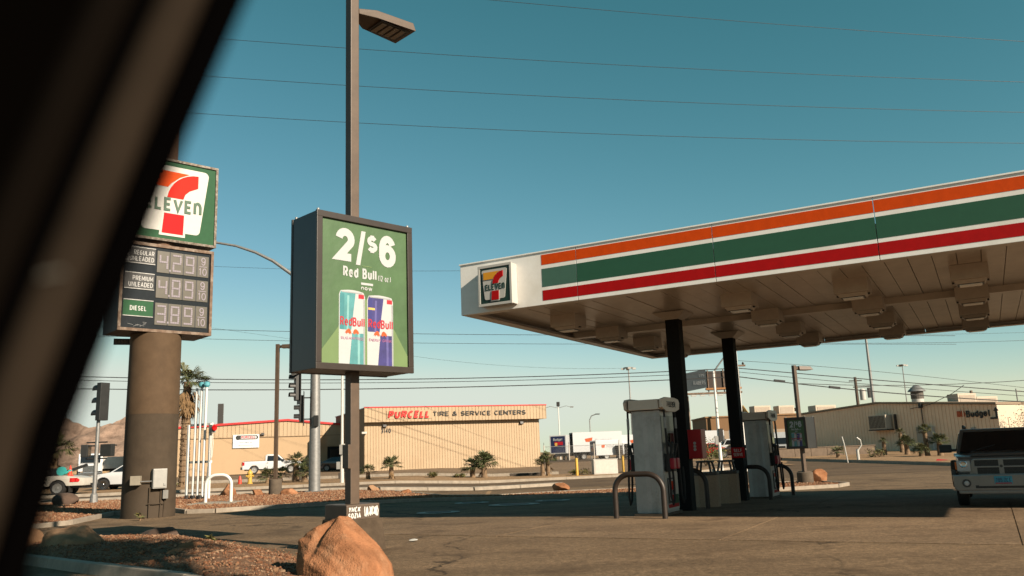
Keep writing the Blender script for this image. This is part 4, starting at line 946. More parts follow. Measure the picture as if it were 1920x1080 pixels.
for xx in (2.0, 16.7): part('wall_lamp', MB().obox((xx, -0.16, 4.62), (0.36, 0.26, 0.26), 0, R(-20)), DARK, shop, 0.02)
part('wall_lamp', MB().obox((-0.05, -0.25, 4.0), (0.5, 0.25, 0.2)), SIGNW, shop, 0.03)
# left wing
wing = thing('shop_wing', 'low beige gabled workshop wing with red roof edge left of the tyre shop', 'building', (-25.47, 93.2, 0), R(20))
def wt(x): return 6.0-0.052*(-x) if x < 0 else 6.0-0.115*x*0.9
part('walls', MB().prism([(-16,-0.3),(10.6,-0.3),(10.6,wt(10.6)-0.03),(0,wt(0)-0.03),(-16,wt(-16)-0.03)], 0, 14), WALL, wing)
siding(wing, -15.9, 10.5, -0.02, lambda x: wt(x)-0.05, lambda x: 4.30, 0.42)
part('siding_flashing', MB().box(-15.9, 10.5, -0.10, -0.0, 4.24, 4.30), GROOVE, wing)
for a, b in ((-16.1, 0), (0, 10.7)):
    part('red_trim', MB().add([(a,-0.22,wt(a)-0.06),(b,-0.22,wt(b)-0.06),(b,14,wt(b)-0.06),(a,14,wt(a)-0.06),(a,-0.22,wt(a)+0.16),(b,-0.22,wt(b)+0.16),(b,14,wt(b)+0.16),(a,14,wt(a)+0.16)],
         [(0,3,2,1),(4,5,6,7),(0,1,5,4),(1,2,6,5),(2,3,7,6),(3,0,4,7)]), TRIMR, wing)
part('pilaster', MB().box(2.9, 3.35, -1.3, -0.0, 2.9, 4.23), SIDING, wing)
part('door_opening', MB().box(4.4, 10.0, -0.04, 0.0, 0.2, 3.0), M('dark_interior', (0.01,0.01,0.01), 0.9), wing)
siding(wing, 4.3, 10.5, -0.05, 4.22, 3.05, 0.42, 'header_boards')
for k in range(3): part('window', MB().box(4.7+k*1.75, 6.2+k*1.75, -0.06, -0.045, 0.9, 2.7), GLASS, wing)
for xx in (-2.6, 6.4): part('wall_lamp', MB().obox((xx, -0.18, 4.55), (0.32, 0.26, 0.24), 0, R(-20)), DARK, wing, 0.02)
sg = thing('shop_board', 'white wall board with round tyre emblem on the workshop wing', 'sign', (-30.75, 91.15, 3.15), R(20))
part('panel', MB().box(0, 2.72, -0.04, 0.0, 0, 1.42), M('board_white', (0.74,0.74,0.74), 0.5, var=0.03), sg, 0.008)
part('tyre_emblem', MB().lathe([(0.10,-0.042),(0.25,-0.042),(0.25,-0.06),(0.10,-0.06)], 20, 'Y', (0.52,0,1.10)), SK, sg)
pill = [(0.62,0.88),(2.42,0.88),(2.56,0.96),(2.62,1.10),(2.56,1.26),(2.42,1.34),(0.62,1.34)]
part('emblem_band', MB().prism(pill, -0.05, -0.041), SK, sg); part('emblem_inner', MB().prism([(0.80,0.96),(2.40,0.96),(2.48,1.10),(2.40,1.27),(0.80,1.27)], -0.056, -0.05), PWHITE, sg)
letters('lettering', 'PURCELL', 1.5, 0.24, SR, sg, (0.84, -0.056, 1.0), bold=0.03, slant=0.2, depth=0.006)
letters('lettering', 'MICHELIN', 1.35, 0.17, M('letter_blue', (0.03,0.10,0.20), 0.5), sg, (0.66, -0.041, 0.48), bold=0.03, slant=0.2, depth=0.006)
part('small_print', MB().box(0.6, 2.1, -0.045, -0.04, 0.24, 0.29), STEEL, sg)
# dark sign tower behind
tw = thing('sign_tower', 'dark narrow sign tower standing behind the workshop roof', 'sign', (-45.9, 130, 0.5), R(20))
part('post', MB().box(-0.2, 0.2, -0.2, 0.2, 0, 6.8), DARK, tw); part('cabinet', MB().box(-0.42, 0.42, -0.6, 0.6, 6.6, 10.2), DARK, tw, 0.03)
for z0 in (6.7, 8.5): part('face', MB().box(0.42, 0.44, -0.54, 0.54, z0, z0+1.6), M('dull_face', (0.10,0.08,0.065), 0.6), tw)

# ------------------------------------------------------------------ vehicles
def wheel(parent, x, y, r, w, rim=STEEL, spokes=0):
    o = part('wheel', MB().lathe([(r*0.62,-w/2),(r*0.93,-w/2),(r,-w*0.36),(r,w*0.36),(r*0.93,w/2),(r*0.62,w/2)], 22, 'Y'), RUBBER, parent, smooth=40, loc=(x, y, r))
    s = -1 if y < 0 else 1
    part('rim', MB().lathe([(r*0.66,s*w*0.48),(r*0.64,s*w*0.55),(r*0.57,s*w*0.54),(r*0.47,s*w*0.51),(r*0.2,s*w*0.515),(r*0.15,s*w*0.57),(0.01,s*w*0.57)], 20, 'Y'), rim, o, smooth=30)
    if spokes:
        mb = MB()
        for k in range(spokes):
            a = 2*math.pi*(k+0.5)/spokes; mb.obox((r*0.38*math.cos(a), s*w*0.52, r*0.38*math.sin(a)), (r*0.30, 0.02, r*0.15), 0, 0, -a)
        part('wheel_opening', mb, BLACK, o)
    return o
def arch(xc, r, zb, n=9):
    a0 = math.asin(min(1, max(-1, (zb-r*0.92)/ (r*1.16)))) if False else 0
    out = []
    R_ = r*1.18
    for k in range(n+1):
        a = math.pi*k/n; out.append((xc-R_*math.cos(a), max(zb, r+R_*math.sin(a)*0.98)))
    return out
def vehicle(name, label, cat, loc, head, hw, paint, top, wheels, cabin=None, cab_hw=None, tumble=0.16, rear=None, zb=0.32, wins=(), ws=None, group=None, rim=STEEL, spokes=0, belt=1.0, bevel=0.035, axw=0.22):
    """side view outline (x along travel, front +x) built as a body with wheel arches, glazed cabin, wheels, lamps"""
    V = thing(name, label, cat, loc, head, group)
    x_r, x_f = top[-1][0], top[0][0]
    poly = [(x_r, zb)]
    for xc, r in sorted(wheels): poly += arch(xc, r, zb)
    poly += [(x_f, zb)] + list(top)
    part('body', MB().prism(poly, -hw, hw), paint, V, bevel, smooth=35)
    part('underbody', MB().box(x_r+0.25, x_f-0.25, -hw+0.22, hw-0.22, zb*0.75, zb+0.35), BLACK, V)
    for xc, r in wheels:
        for s in (-1, 1):
            part('wheel_well', MB().prism([(xc-r*1.15,zb),(xc+r*1.15,zb),(xc+r*1.1,r*1.9),(xc-r*1.1,r*1.9)], min(s*(hw-0.30), s*(hw-0.02)), max(s*(hw-0.30), s*(hw-0.02))), BLACK, V)
            wheel(V, xc, s*(hw-axw/2+0.01), r, axw, rim, spokes)
    if cabin:
        ch = cab_hw or hw-0.04
        f = lambda z: -(ch-max(0, z-belt)*tumble)
        part('cabin', MB().prism(cabin, f, lambda z: -f(z)), paint, V, bevel, smooth=35)
        for wpoly in wins:
            for s in (-1, 1):
                g0 = lambda z, s=s: s*(ch-max(0, z-belt)*tumble-0.01); g1 = lambda z, s=s: s*(ch-max(0, z-belt)*tumble+0.012)
                part('side_window', MB().prism(wpoly, g0, g1), GLASS, V)
    if ws:
        for nm, (x0, z0, x1, z1) in ws.items():
            d = Vector((x1-x0, 0, z1-z0)); n = Vector((d.z, 0, -d.x)).normalized()
            if nm.startswith('rear'): n = -n
            if (nm.startswith('rear') and n.x > 0) or (not nm.startswith('rear') and n.x < 0): n = -n
            ch = cab_hw or hw-0.04
            vs = []
            for q in (0.015, -0.01):
                for (x, z) in ((x0, z0), (x1, z1)):
                    w = ch-max(0, z-belt)*tumble-0.09
                    for s in (-1, 1): vs.append((x+n.x*q, s*w, z+n.z*q))
            part(nm, MB().add(vs, [(0,1,3,2),(4,6,7,5),(0,4,5,1),(2,3,7,6),(0,2,6,4),(1,5,7,3)]), GLASS, V)
    return V
def lamp(V, name, x, y0, y1, z0, z1, mat, t=0.03): part(name, MB().box(min(x, x+t), max(x, x+t), min(y0, y1), max(y0, y1), z0, z1), mat, V, 0.006)
HL = M('headlight', (0.55,0.55,0.55), 0.15, var=0.1); TL = M('taillight', (0.42,0.01,0.01), 0.25); AMB = M('amber_lamp', (0.65,0.14,0.01), 0.3)

# white crew cab pickup
pk = vehicle('pickup_truck', 'white crew cab pickup truck parked by the workshop wing', 'pickup', (-25.6, 88.0, gz(-25.6, 88.0)+0.05), R(20), 1.0, WHITEC,
    [(2.92,0.62),(2.90,1.05),(2.75,1.17),(1.45,1.26),(1.42,1.20),(-0.62,1.20),(-0.64,1.28),(-2.86,1.28),(-2.92,1.10),(-2.92,0.62)], [(1.86,0.41),(-1.78,0.41)],
    cabin=[(1.42,1.15),(0.62,1.86),(0.30,1.93),(-0.50,1.93),(-0.66,1.80),(-0.68,1.15)], cab_hw=0.94, zb=0.48,
    wins=([(1.12,1.25),(0.55,1.78),(0.42,1.78),(0.36,1.25)], [(0.24,1.25),(0.24,1.78),(-0.46,1.78),(-0.52,1.25)]), ws={'windshield':(1.38,1.24,0.66,1.84),'rear_window':(-0.68,1.3,-0.64,1.78)}, belt=1.25)
lamp(pk, 'taillight', -2.94, -0.98, -0.80, 0.85, 1.22, TL); lamp(pk, 'taillight', -2.94, 0.80, 0.98, 0.85, 1.22, TL)
part('taillight_side', MB().box(-2.92, -2.72, -1.012, -0.99, 0.88, 1.22), TL, pk)
part('rear_bumper', MB().box(-3.05, -2.90, -0.95, 0.95, 0.46, 0.72), BLACK, pk, 0.03); part('front_bumper', MB().box(2.90, 3.02, -0.98, 0.98, 0.46, 0.75), CHROME, pk, 0.03)
for s in (-1, 1): part('mirror', MB().box(1.0, 1.18, min(s*0.98, s*1.20), max(s*0.98, s*1.20), 1.22, 1.42), BLACK, pk, 0.02)
for xx in (0.30, -0.60): part('door_handle', MB().box(xx+0.05, xx+0.22, -1.03, -1.0, 1.05, 1.10), BLACK, pk)
for xx in (1.32, 0.30, -0.62): part('door_seam', MB().box(xx-0.008, xx+0.008, -1.006, -0.99, 0.55, 1.20), DARK, pk)
part('bed_rail', MB().box(-2.85, -0.70, -0.99, -0.90, 1.28, 1.31), BLACK, pk)
# dark sedan in the shadow
sdn = vehicle('parked_sedan', 'dark sedan parked in the shade of the workshop doorway', 'car', (-18.6, 88.8, gz(-18.6, 88.8)+0.03), R(8), 0.91, M('dark_car_paint', (0.012,0.014,0.018), 0.2, coat=0.8),
    [(2.38,0.55),(2.30,0.78),(1.2,0.96),(1.0,0.98),(-1.7,1.02),(-2.30,0.98),(-2.40,0.75),(-2.40,0.5)], [(1.45,0.33),(-1.35,0.33)],
    cabin=[(1.15,0.93),(0.35,1.38),(-0.2,1.44),(-0.9,1.40),(-1.75,1.0),(-1.75,0.93)], cab_hw=0.84, zb=0.28, tumble=0.3, belt=0.98,
    wins=([(0.85,1.02),(0.32,1.33),(-0.25,1.37),(-0.25,1.02)], [(-0.33,1.02),(-0.33,1.37),(-0.85,1.34),(-1.4,1.04)]), ws={'windshield':(1.1,1.0,0.38,1.37),'rear_window':(-1.7,1.03,-0.95,1.38)}, spokes=5)
# towed white crossover
sv = vehicle('white_crossover', 'white crossover being towed nose first behind the flat tow truck', 'car', (-26.3, 57.6, gz(-26.3, 57.6)+0.02), R(180+4), 0.95, WHITEC,
    [(2.25,0.62),(2.22,0.85),(2.05,1.0),(1.05,1.15),(-2.1,1.18),(-2.28,0.95),(-2.28,0.5)], [(1.42,0.37),(-1.35,0.37)],
    cabin=[(1.15,1.08),(0.3,1.60),(-0.2,1.68),(-1.6,1.62),(-2.1,1.15),(-2.1,1.08)], cab_hw=0.88, zb=0.32, tumble=0.28, belt=1.13,
    wins=([(0.85,1.18),(0.28,1.54),(-0.3,1.58),(-0.3,1.18)], [(-0.38,1.18),(-0.38,1.58),(-1.1,1.56),(-1.1,1.18)], [(-1.18,1.18),(-1.18,1.55),(-1.55,1.5),(-1.85,1.2)]), ws={'windshield':(1.1,1.13,0.34,1.6),'rear_window':(-2.1,1.2,-1.65,1.6)}, spokes=5, rim=CHROME)
lamp(sv, 'headlight', 2.12, -0.93, -0.55, 0.82, 0.98, HL, 0.12); lamp(sv, 'headlight', 2.12, 0.55, 0.93, 0.82, 0.98, HL, 0.12)
part('headlight_side', MB().prism([(2.2,0.84),(1.6,0.98),(1.7,1.04),(2.1,0.98)], 0.945, 0.965), HL, sv)
part('grille', MB().box(2.24, 2.28, -0.5, 0.5, 0.5, 0.9), BLACK, sv, 0.01)
for xc in (1.42, -1.35):
    ar = arch(xc, 0.40, 0.30); part('arch_cladding', MB().prism(ar+[(x*1.0+(xc-x)*0.14, z-(0.06 if z > 0.4 else 0)) for x, z in ar[::-1]], 0.945, 0.97), BLACK, sv)
# tow truck
tw_ = vehicle('tow_truck', 'white tow truck with wheel lift beside the street', 'truck', (-29.3, 51.3, gz(-29.3, 51.3)+0.02), R(180+5), 1.05, M('tow_white', (0.52,0.48,0.42), 0.4, var=0.08),
    [(3.9,0.9),(3.85,1.15),(2.6,1.35),(2.4,1.35),(0.9,1.30),(0.8,1.16),(-2.2,1.16),(-3.3,0.98),(-3.35,0.70)], [(2.75,0.42),(-1.85,0.43)],
    cabin=[(2.45,1.25),(1.85,2.05),(1.5,2.12),(0.95,2.10),(0.9,1.25)], cab_hw=0.95, zb=0.55, belt=1.35,
    wins=([(2.2,1.38),(1.8,1.95),(1.15,1.95),(1.15,1.38)],), ws={'windshield':(2.4,1.33,1.88,2.03)}, axw=0.5)
part('mud_flap', MB().box(-2.55,-2.50,0.55,1.03,0.18,0.62), BLACK, tw_)
lamp(tw_, 'taillight', -3.0, 1.0, 1.065, 0.76, 1.0, TL, 0.45)
for k in range(2): part('side_marker', MB().lathe([(0.10,1.05),(0.10,1.075),(0.01,1.075)], 14, 'Y', (-2.75-0.26*k,0,0.86)), M('marker_red', (0.6,0.02,0.02), 0.3), tw_)
part('side_emblem', MB().lathe([(0.09,1.05),(0.09,1.06),(0.01,1.06)], 14, 'Y', (-0.55,0,1.0)), DARK, tw_)
bx_ = MB(); bx_.obox((-2.4,0.2,1.5),(1.6,0.16,0.16),0,0,R(18)); bx_.obox((-3.6,0.0,0.55),(1.2,0.14,0.14),0,0,R(-10)); bx_.box(-1.2,-0.9,-0.6,0.6,1.16,1.6)
part('boom', bx_, BLACK, tw_, 0.01)
for k, xx in enumerate((-0.2, -1.1)): part('dolly_wheel', MB().lathe([(0.10,-0.1),(0.26,-0.1),(0.26,0.1),(0.10,0.1)], 18, 'Y', (xx,0.75,1.42)), RUBBER, tw_); part('dolly_hub', MB().lathe([(0.13,0.06),(0.13,0.115),(0.02,0.115)], 14, 'Y', (xx,0.75,1.42)), STEEL, tw_)
part('strap_reel', MB().lathe([(0.12,-0.1),(0.26,-0.1),(0.26,0.1),(0.12,0.1)], 16, 'Y', (-1.9,0.7,1.42)), M('turquoise_strap', (0.05,0.42,0.40), 0.6), tw_)
part('strap_tail', MB().obox((-2.2,0.6,1.35),(0.5,0.2,0.12),0,0,R(25)), M('turquoise_strap', (0,0,0)), tw_)
cone = thing('traffic_cone', 'orange red traffic cone standing on the tow truck deck', 'cone', (-26.9, 50.9, gz(-27, 51)+1.14))
part('cone', MB().lathe([(0.14,0.03),(0.03,0.62),(0.01,0.62)], 14), M('cone_red', (0.72,0.05,0.02), 0.5), cone); part('foot', MB().box(-.17,.17,-.17,.17,0,.03), M('cone_red', (0,0,0)), cone)
# white lorry behind them
lo = thing('white_lorry', 'white tipper lorry parked on the desert plot behind the crossover', 'truck', (-46.5, 92, gz(-46.5, 92)), R(-62))
part('cab', MB().prism([(0,0.9),(2.1,0.9),(2.15,1.7),(1.3,1.75),(1.0,2.75),(0,2.8)], -1.15, 1.15), WHITEC, lo, 0.05); part('windshield', MB().prism([(1.34,1.8),(1.40,1.82),(1.10,2.62),(1.04,2.62)], -0.95, 0.95), GLASS, lo)
part('grille', MB().box(2.12,2.2,-0.7,0.7,0.7,1.5), CHROME, lo, 0.02); part('bumper', MB().box(2.1,2.35,-1.15,1.15,0.45,0.8), CHROME, lo, 0.03)
part('bed', MB().prism([(-6.0,1.2),(-0.2,1.2),(-0.1,2.5),(-6.2,2.4)], -1.15, 1.15), M('lorry_bed', (0.55,0.52,0.48), 0.6), lo, 0.04)
for xx in (1.2, -3.6, -4.8):
    for s in (-1, 1): wheel(lo, xx, s*1.05, 0.5, 0.28)
for s in (-1, 1): part('exhaust', MB().cyl((-0.15,s*0.95,1.0),(-0.15,s*0.95,3.4),0.07,n=8), CHROME, lo)
tr2 = thing('flat_trailer', 'pale box trailer parked behind the white crossover', 'trailer', (-41.5, 93, gz(-41.5, 93)), R(2))
part('box', MB().box(-3.6,3.6,-1.2,1.2,1.1,2.35), M('trailer_white', (0.58,0.55,0.50), 0.6, dirt=(0.4,0.36,0.3)), tr2, 0.04)
part('frame', MB().box(-3.8,3.8,-0.5,0.5,0.85,1.1), BLACK, tr2)
for xx in (-2.4,-1.2,2.5):
    for s in (-1, 1): wheel(tr2, xx, s*1.05, 0.48, 0.28)

# rental box trucks
BLUEP = M('truck_blue', (0.012,0.022,0.075), 0.5)
def box_truck(label, x, y, head, L=5.2, H=2.5, z0=1.0, cab=True, rear_open=False, side_logo=True):
    T = thing('box_truck', label, 'truck', (x, y, gz(x, y)), head, 'rental box trucks in the yard')
    if rear_open:
        mb = MB(); mb.box(-L,0,-1.2,-1.15,z0,z0+H); mb.box(-L,0,1.15,1.2,z0,z0+H); mb.box(-L,0,-1.15,1.15,z0+H-0.05,z0+H); mb.box(-L,0,-1.15,1.15,z0,z0+0.06); mb.box(-0.05,0,-1.15,1.15,z0+0.06,z0+H-0.05)
        part('box', mb, WHITEC, T)
        part('box_fill', MB().box(-L+0.9,-0.06,-1.14,1.14,z0+0.07,z0+H-0.06), M('dark_fill', (0.02,0.018,0.016), 0.8), T)  # solid dark block fills the inside of the open box
    else:
        part('box', MB().box(-L,0,-1.2,1.2,z0,z0+H), WHITEC, T, 0.04)
        part('rear_door', MB().box(-L-0.02,-L,-1.02,1.02,z0+0.1,z0+H-0.15), BLUEP, T)
        letters('lettering', 'Budget', 1.3, 0.34, PWHITE, T, (-L-0.025, 0.65, z0+H-0.75), bold=0.03, depth=0.004, rz=R(-90))
        part('door_emblem', MB().box(-L-0.03,-L-0.02,-0.7,0.5,z0+H-1.35,z0+H-0.9), PRED, T); part('door_emblem', MB().box(-L-0.034,-L-0.024,0.1,0.45,z0+H-1.45,z0+H-1.05), PGOLD, T)
    part('chassis', MB().box(-L+0.1,1.6,-0.5,0.5,0.55,z0), BLACK, T)
    if side_logo:
        letters('lettering', 'Budget', L*0.34, 0.42, M('logo_grey', (0.45,0.45,0.47), 0.5), T, (-L*0.55, -1.21, z0+H*0.50), bold=0.03, depth=0.004)
        part('side_emblem', MB().prism([(-L*0.74,z0+H*0.5),(-L*0.62,z0+H*0.5),(-L*0.60,z0+H*0.72),(-L*0.76,z0+H*0.66)], -1.215, -1.201), PORAN, T)
    if cab:
        part('cab', MB().prism([(0.1,0.55),(2.2,0.55),(2.2,1.15),(1.45,1.25),(0.95,2.05),(0.1,2.1)], -1.0, 1.0), WHITEC, T, 0.05)
        part('windshield', MB().prism([(1.47,1.30),(1.52,1.30),(1.05,2.0),(1.0,2.0)], -0.85, 0.85), GLASS, T)
        for s in (-1, 1): part('side_window', MB().prism([(0.35,1.3),(1.3,1.3),(0.92,1.92),(0.35,1.92)], min(s*0.99,s*1.012), max(s*0.99,s*1.012)), GLASS, T); lamp(T, 'headlight', 2.19, s*0.9, s*0.6, 0.75, 1.0, HL)
        part('grille', MB().box(2.19,2.23,-0.5,0.5,0.65,1.05), BLACK, T)
        for s in (-1, 1): wheel(T, 1.5, s*0.9, 0.40, 0.24)
    for s in (-1, 1): wheel(T, -L+1.5, s*0.95, 0.42, 0.3)
    return T
box_truck('rental truck whose dark blue rear door shows beside the tyre shop corner', 7.0, 121, R(72), L=4.8, H=2.5, z0=0.95, side_logo=False)
box_truck('tallest white rental box truck with its rear opening dark', 14.4, 119.5, R(8), L=7.0, H=2.7, z0=1.05, rear_open=True)
box_truck('lower white rental truck with a blue rear door in front of the tallest one', 13.0, 113, R(14), L=3.2, H=1.95, z0=0.55, cab=False)
box_truck('small rental truck facing the street by the brown depot', 31.0, 99.5, R(-112), L=3.6, H=1.9, z0=0.75)
box_truck('rental truck parked behind the red cars', 23.5, 118, R(180), L=5.0, H=2.4, z0=0.9)
box_truck('rental truck standing right of the white street lamp', 29.5, 117, R(180), L=5.0, H=2.4, z0=0.9)
box_truck('white rental truck behind the tyre stacks', 19.5, 121, R(5), L=5.0, H=2.3, z0=0.9)
# tyre stacks
for i, xx in enumerate((13.3, 14.4, 15.5)):
    T = thing('tyre_stack', ('stack of used tyres nearest the rental trucks','middle stack of used tyres by the truck yard','stack of used tyres partly behind the nearest dispenser')[i], 'tyres', (xx, 111.5, gz(xx, 111.5)), 0, 'tyre stacks')
    for k in range(7): part('tyre', MB().lathe([(0.25,-0.12),(0.45,-0.12),(0.5,-0.06),(0.5,0.06),(0.45,0.12),(0.25,0.12)], 18), M('grey_rubber', (0.05,0.042,0.036), 0.9), T, smooth=50, loc=(random.uniform(-.06,.06), random.uniform(-.06,.06), 0.13+0.255*k))
# red cars behind the bushes
for i, (x, y, h, c, lab) in enumerate(((19.0, 87, 175, (0.42,0.012,0.01), 'bright red car parked beyond the bushes, next to the red cabinet'), (22.2, 86, 172, (0.035,0.02,0.02), 'dark maroon car parked beside the bright red one beyond the bushes'))):
    vehicle('parked_car', lab, 'car', (x, y, gz(x, y)+0.25), R(h), 0.92, M('car_red_%d' % i, c, 0.25, coat=0.7),
        [(2.3,0.55),(2.25,0.85),(1.1,1.02),(-1.9,1.06),(-2.3,0.95),(-2.32,0.5)], [(1.45,0.35),(-1.35,0.35)], cabin=[(1.1,0.98),(0.3,1.46),(-1.0,1.5),(-1.9,1.0)], cab_hw=0.85, zb=0.3, tumble=0.3, belt=1.03,
        wins=([(0.8,1.08),(0.28,1.40),(-0.3,1.42),(-0.3,1.08)], [(-0.38,1.08),(-0.38,1.42),(-0.95,1.43),(-1.5,1.1)]), ws={'windshield':(1.05,1.05,0.34,1.44),'rear_window':(-1.85,1.06,-1.05,1.48)})

# ------------------------------------------------------------------ silver SUV under the canopy
SILV = M('silver_paint', (0.23,0.235,0.232), 0.28, 0.35, var=0.04, coat=0.5); SILVD = M('grey_cladding', (0.06,0.057,0.055), 0.6, var=0.1)
hd_ = math.atan2(-0.874, -0.486)
NX, NY = 10.13+0.486*2.2, 17.95+0.874*2.2
n = vehicle('silver_suv', 'silver boxy SUV with split grille driving up under the canopy', 'suv', (NX, NY, gz(NX, NY)), hd_, 0.90, SILV,
    [(2.16,0.62),(2.17,0.94),(2.11,1.03),(1.95,1.075),(1.5,1.10),(0.95,1.13),(0.9,1.10),(-2.15,1.12),(-2.22,0.9),(-2.22,0.55)], [(1.36,0.38),(-1.42,0.38)],
    cabin=[(1.02,1.06),(0.42,1.60),(0.25,1.66),(-1.9,1.66),(-2.14,1.12),(-2.14,1.06)], cab_hw=0.86, zb=0.40, tumble=0.24, belt=1.12,
    wins=([(0.72,1.18),(0.36,1.56),(-0.25,1.58),(-0.25,1.18)], [(-0.33,1.18),(-0.33,1.58),(-1.05,1.58),(-1.05,1.18)], [(-1.13,1.18),(-1.13,1.58),(-1.75,1.56),(-1.85,1.2)]),
    ws={'windshield':(0.99,1.13,0.46,1.58),'rear_window':(-2.14,1.2,-1.92,1.6)}, spokes=5, bevel=0.075)
for ch in n.children:                       # the nose narrows towards the front in plan
    if ch.name.split('.')[0] == 'body':
        for v in ch.data.vertices:
            if v.co.x > 1.2: v.co.y *= 1-0.13*((v.co.x-1.2)/0.97)**2
part('hood_bulge', MB().add([(2.0,-0.55,1.075),(2.0,0.55,1.075),(1.0,0.60,1.12),(1.0,-0.60,1.12),(1.9,-0.48,1.115),(1.9,0.48,1.115),(1.05,0.52,1.16),(1.05,-0.52,1.16)], [(0,1,5,4),(1,2,6,5),(2,3,7,6),(3,0,4,7),(4,5,6,7)]), SILV, n, 0.01)
# front: split grille, lamps, bumper, plate
part('grille_frame', MB().prism([(-0.48,0.66),(0.48,0.66),(0.55,0.76),(0.55,0.98),(0.50,1.02),(-0.50,1.02),(-0.55,0.98),(-0.55,0.76)], -0.03, 0.03).xf(Matrix.Translation((2.18,0,0)) @ Matrix.Rotation(R(90),4,'Z')), SILV, n, 0.01)
for sy in (-1, 1):
    for z0, z1 in ((0.865, 0.99), (0.705, 0.835)):
        a, b = (0.045, 0.49) if z0 > 0.8 else (0.045, 0.45)
        part('grille_opening', MB().box(2.205, 2.216, min(sy*a, sy*b), max(sy*a, sy*b), z0, z1), BLACK, n)
        for k in range(3): part('grille_bar', MB().box(2.214, 2.222, min(sy*a, sy*b), max(sy*a, sy*b), z0+0.02+k*0.032, z0+0.028+k*0.032), DARK, n)
    part('headlight', MB().box(2.10, 2.18, min(sy*0.57, sy*0.83), max(sy*0.57, sy*0.83), 0.76, 0.985), HL, n, 0.025)
    part('headlight_bowl', MB().lathe([(0.075,2.181),(0.06,2.186),(0.01,2.175)], 14, 'X', (0, sy*0.70, 0.91)), CHROME, n)
    part('turn_signal', MB().box(2.08, 2.165, min(sy*0.825, sy*0.865), max(sy*0.825, sy*0.865), 0.80, 0.96), AMB, n, 0.01)
    part('lower_lamp', MB().box(2.12, 2.178, min(sy*0.60, sy*0.82), max(sy*0.60, sy*0.82), 0.705, 0.745), AMB if False else SILVD, n, 0.006)
    part('fog_lamp', MB().lathe([(0.085,2.31),(0.085,2.335),(0.06,2.335),(0.055,2.322),(0.01,2.322)], 18, 'X', (0, sy*0.68, 0.52)), SILVD, n); part('fog_lens', MB().lathe([(0.055,2.320),(0.04,2.338),(0.005,2.34)], 14, 'X', (0, sy*0.68, 0.52)), HL, n)
    part('mirror', MB().box(0.72, 0.86, min(sy*0.93, sy*1.19), max(sy*0.93, sy*1.19), 1.14, 1.32), BLACK, n, 0.03); part('mirror_arm', MB().box(0.74, 0.82, min(sy*0.84, sy*0.95), max(sy*0.84, sy*0.95), 1.16, 1.22), BLACK, n)
    part('fender_flare', MB().prism([(1.90,0.42),(2.10,0.55),(2.10,0.80),(1.78,0.98),(0.98,0.98),(0.78,0.50),(0.92,0.42),(1.0,0.78),(1.36,0.90),(1.74,0.76)], min(sy*0.86, sy*0.955), max(sy*0.86, sy*0.955)), SILVD, n, 0.02)
    part('roof_rail', MB().tube([(0.1,sy*0.66,1.68),(0.0,sy*0.66,1.74),(-1.7,sy*0.66,1.74),(-1.8,sy*0.66,1.68)], 0.022, 8), BLACK, n)
part('bumper', MB().prism([(-0.92,0.40),(-0.86,0.36),(0.86,0.36),(0.92,0.40),(0.93,0.70),(-0.93,0.70)], -0.12, 0.06).xf(Matrix.Translation((2.20,0,0)) @ Matrix.Rotation(R(90),4,'Z')), SILV, n, 0.03)
part('bumper_inset', MB().prism([(-0.46,0.46),(0.46,0.46),(0.40,0.68),(-0.40,0.68)], -0.012, 0.0).xf(Matrix.Translation((2.322,0,0)) @ Matrix.Rotation(R(90),4,'Z')) , SILV, n)
part('air_intake', MB().box(2.255, 2.325, -0.52, 0.52, 0.415, 0.475), BLACK, n); part('skid_lip', MB().box(2.12, 2.30, -0.84, 0.84, 0.30, 0.37), SILV, n, 0.02)
pl = part('number_plate', MB().box(2.335, 2.345, -0.165, 0.165, 0.50, 0.66), M('plate_blue', (0.05,0.30,0.42), 0.5, var=0.25, scale=14), n, 0.004)
letters('lettering', '705\u00b7ZCT', 0.27, 0.085, M('plate_navy', (0.02,0.05,0.13), 0.5), pl, (2.346, -0.135, 0.535), bold=0.02, depth=0.002, rz=R(90)); part('plate_band', MB().box(2.345, 2.347, -0.15, 0.15, 0.505, 0.525), PRED, pl)
part('hood_emblem', MB().lathe([(0.03,2.212),(0.03,2.224),(0.005,2.226)], 12, 'X', (0, 0, 0.86)), SILVD, n)
part('grille_cross', MB().box(2.205, 2.222, -0.045, 0.045, 0.67, 1.015), SILV, n, 0.006); part('grille_cross_bar', MB().box(2.205, 2.2215, -0.53, 0.53, 0.835, 0.865), SILV, n, 0.004)
part('aerial', MB().tube([(-0.1,0.3,1.66),(-0.25,0.3,1.9)], 0.006, 5), BLACK, n)
part('wiper', MB().tube([(0.99,-0.55,1.155),(0.83,-0.05,1.29)], 0.008, 5), BLACK, n)
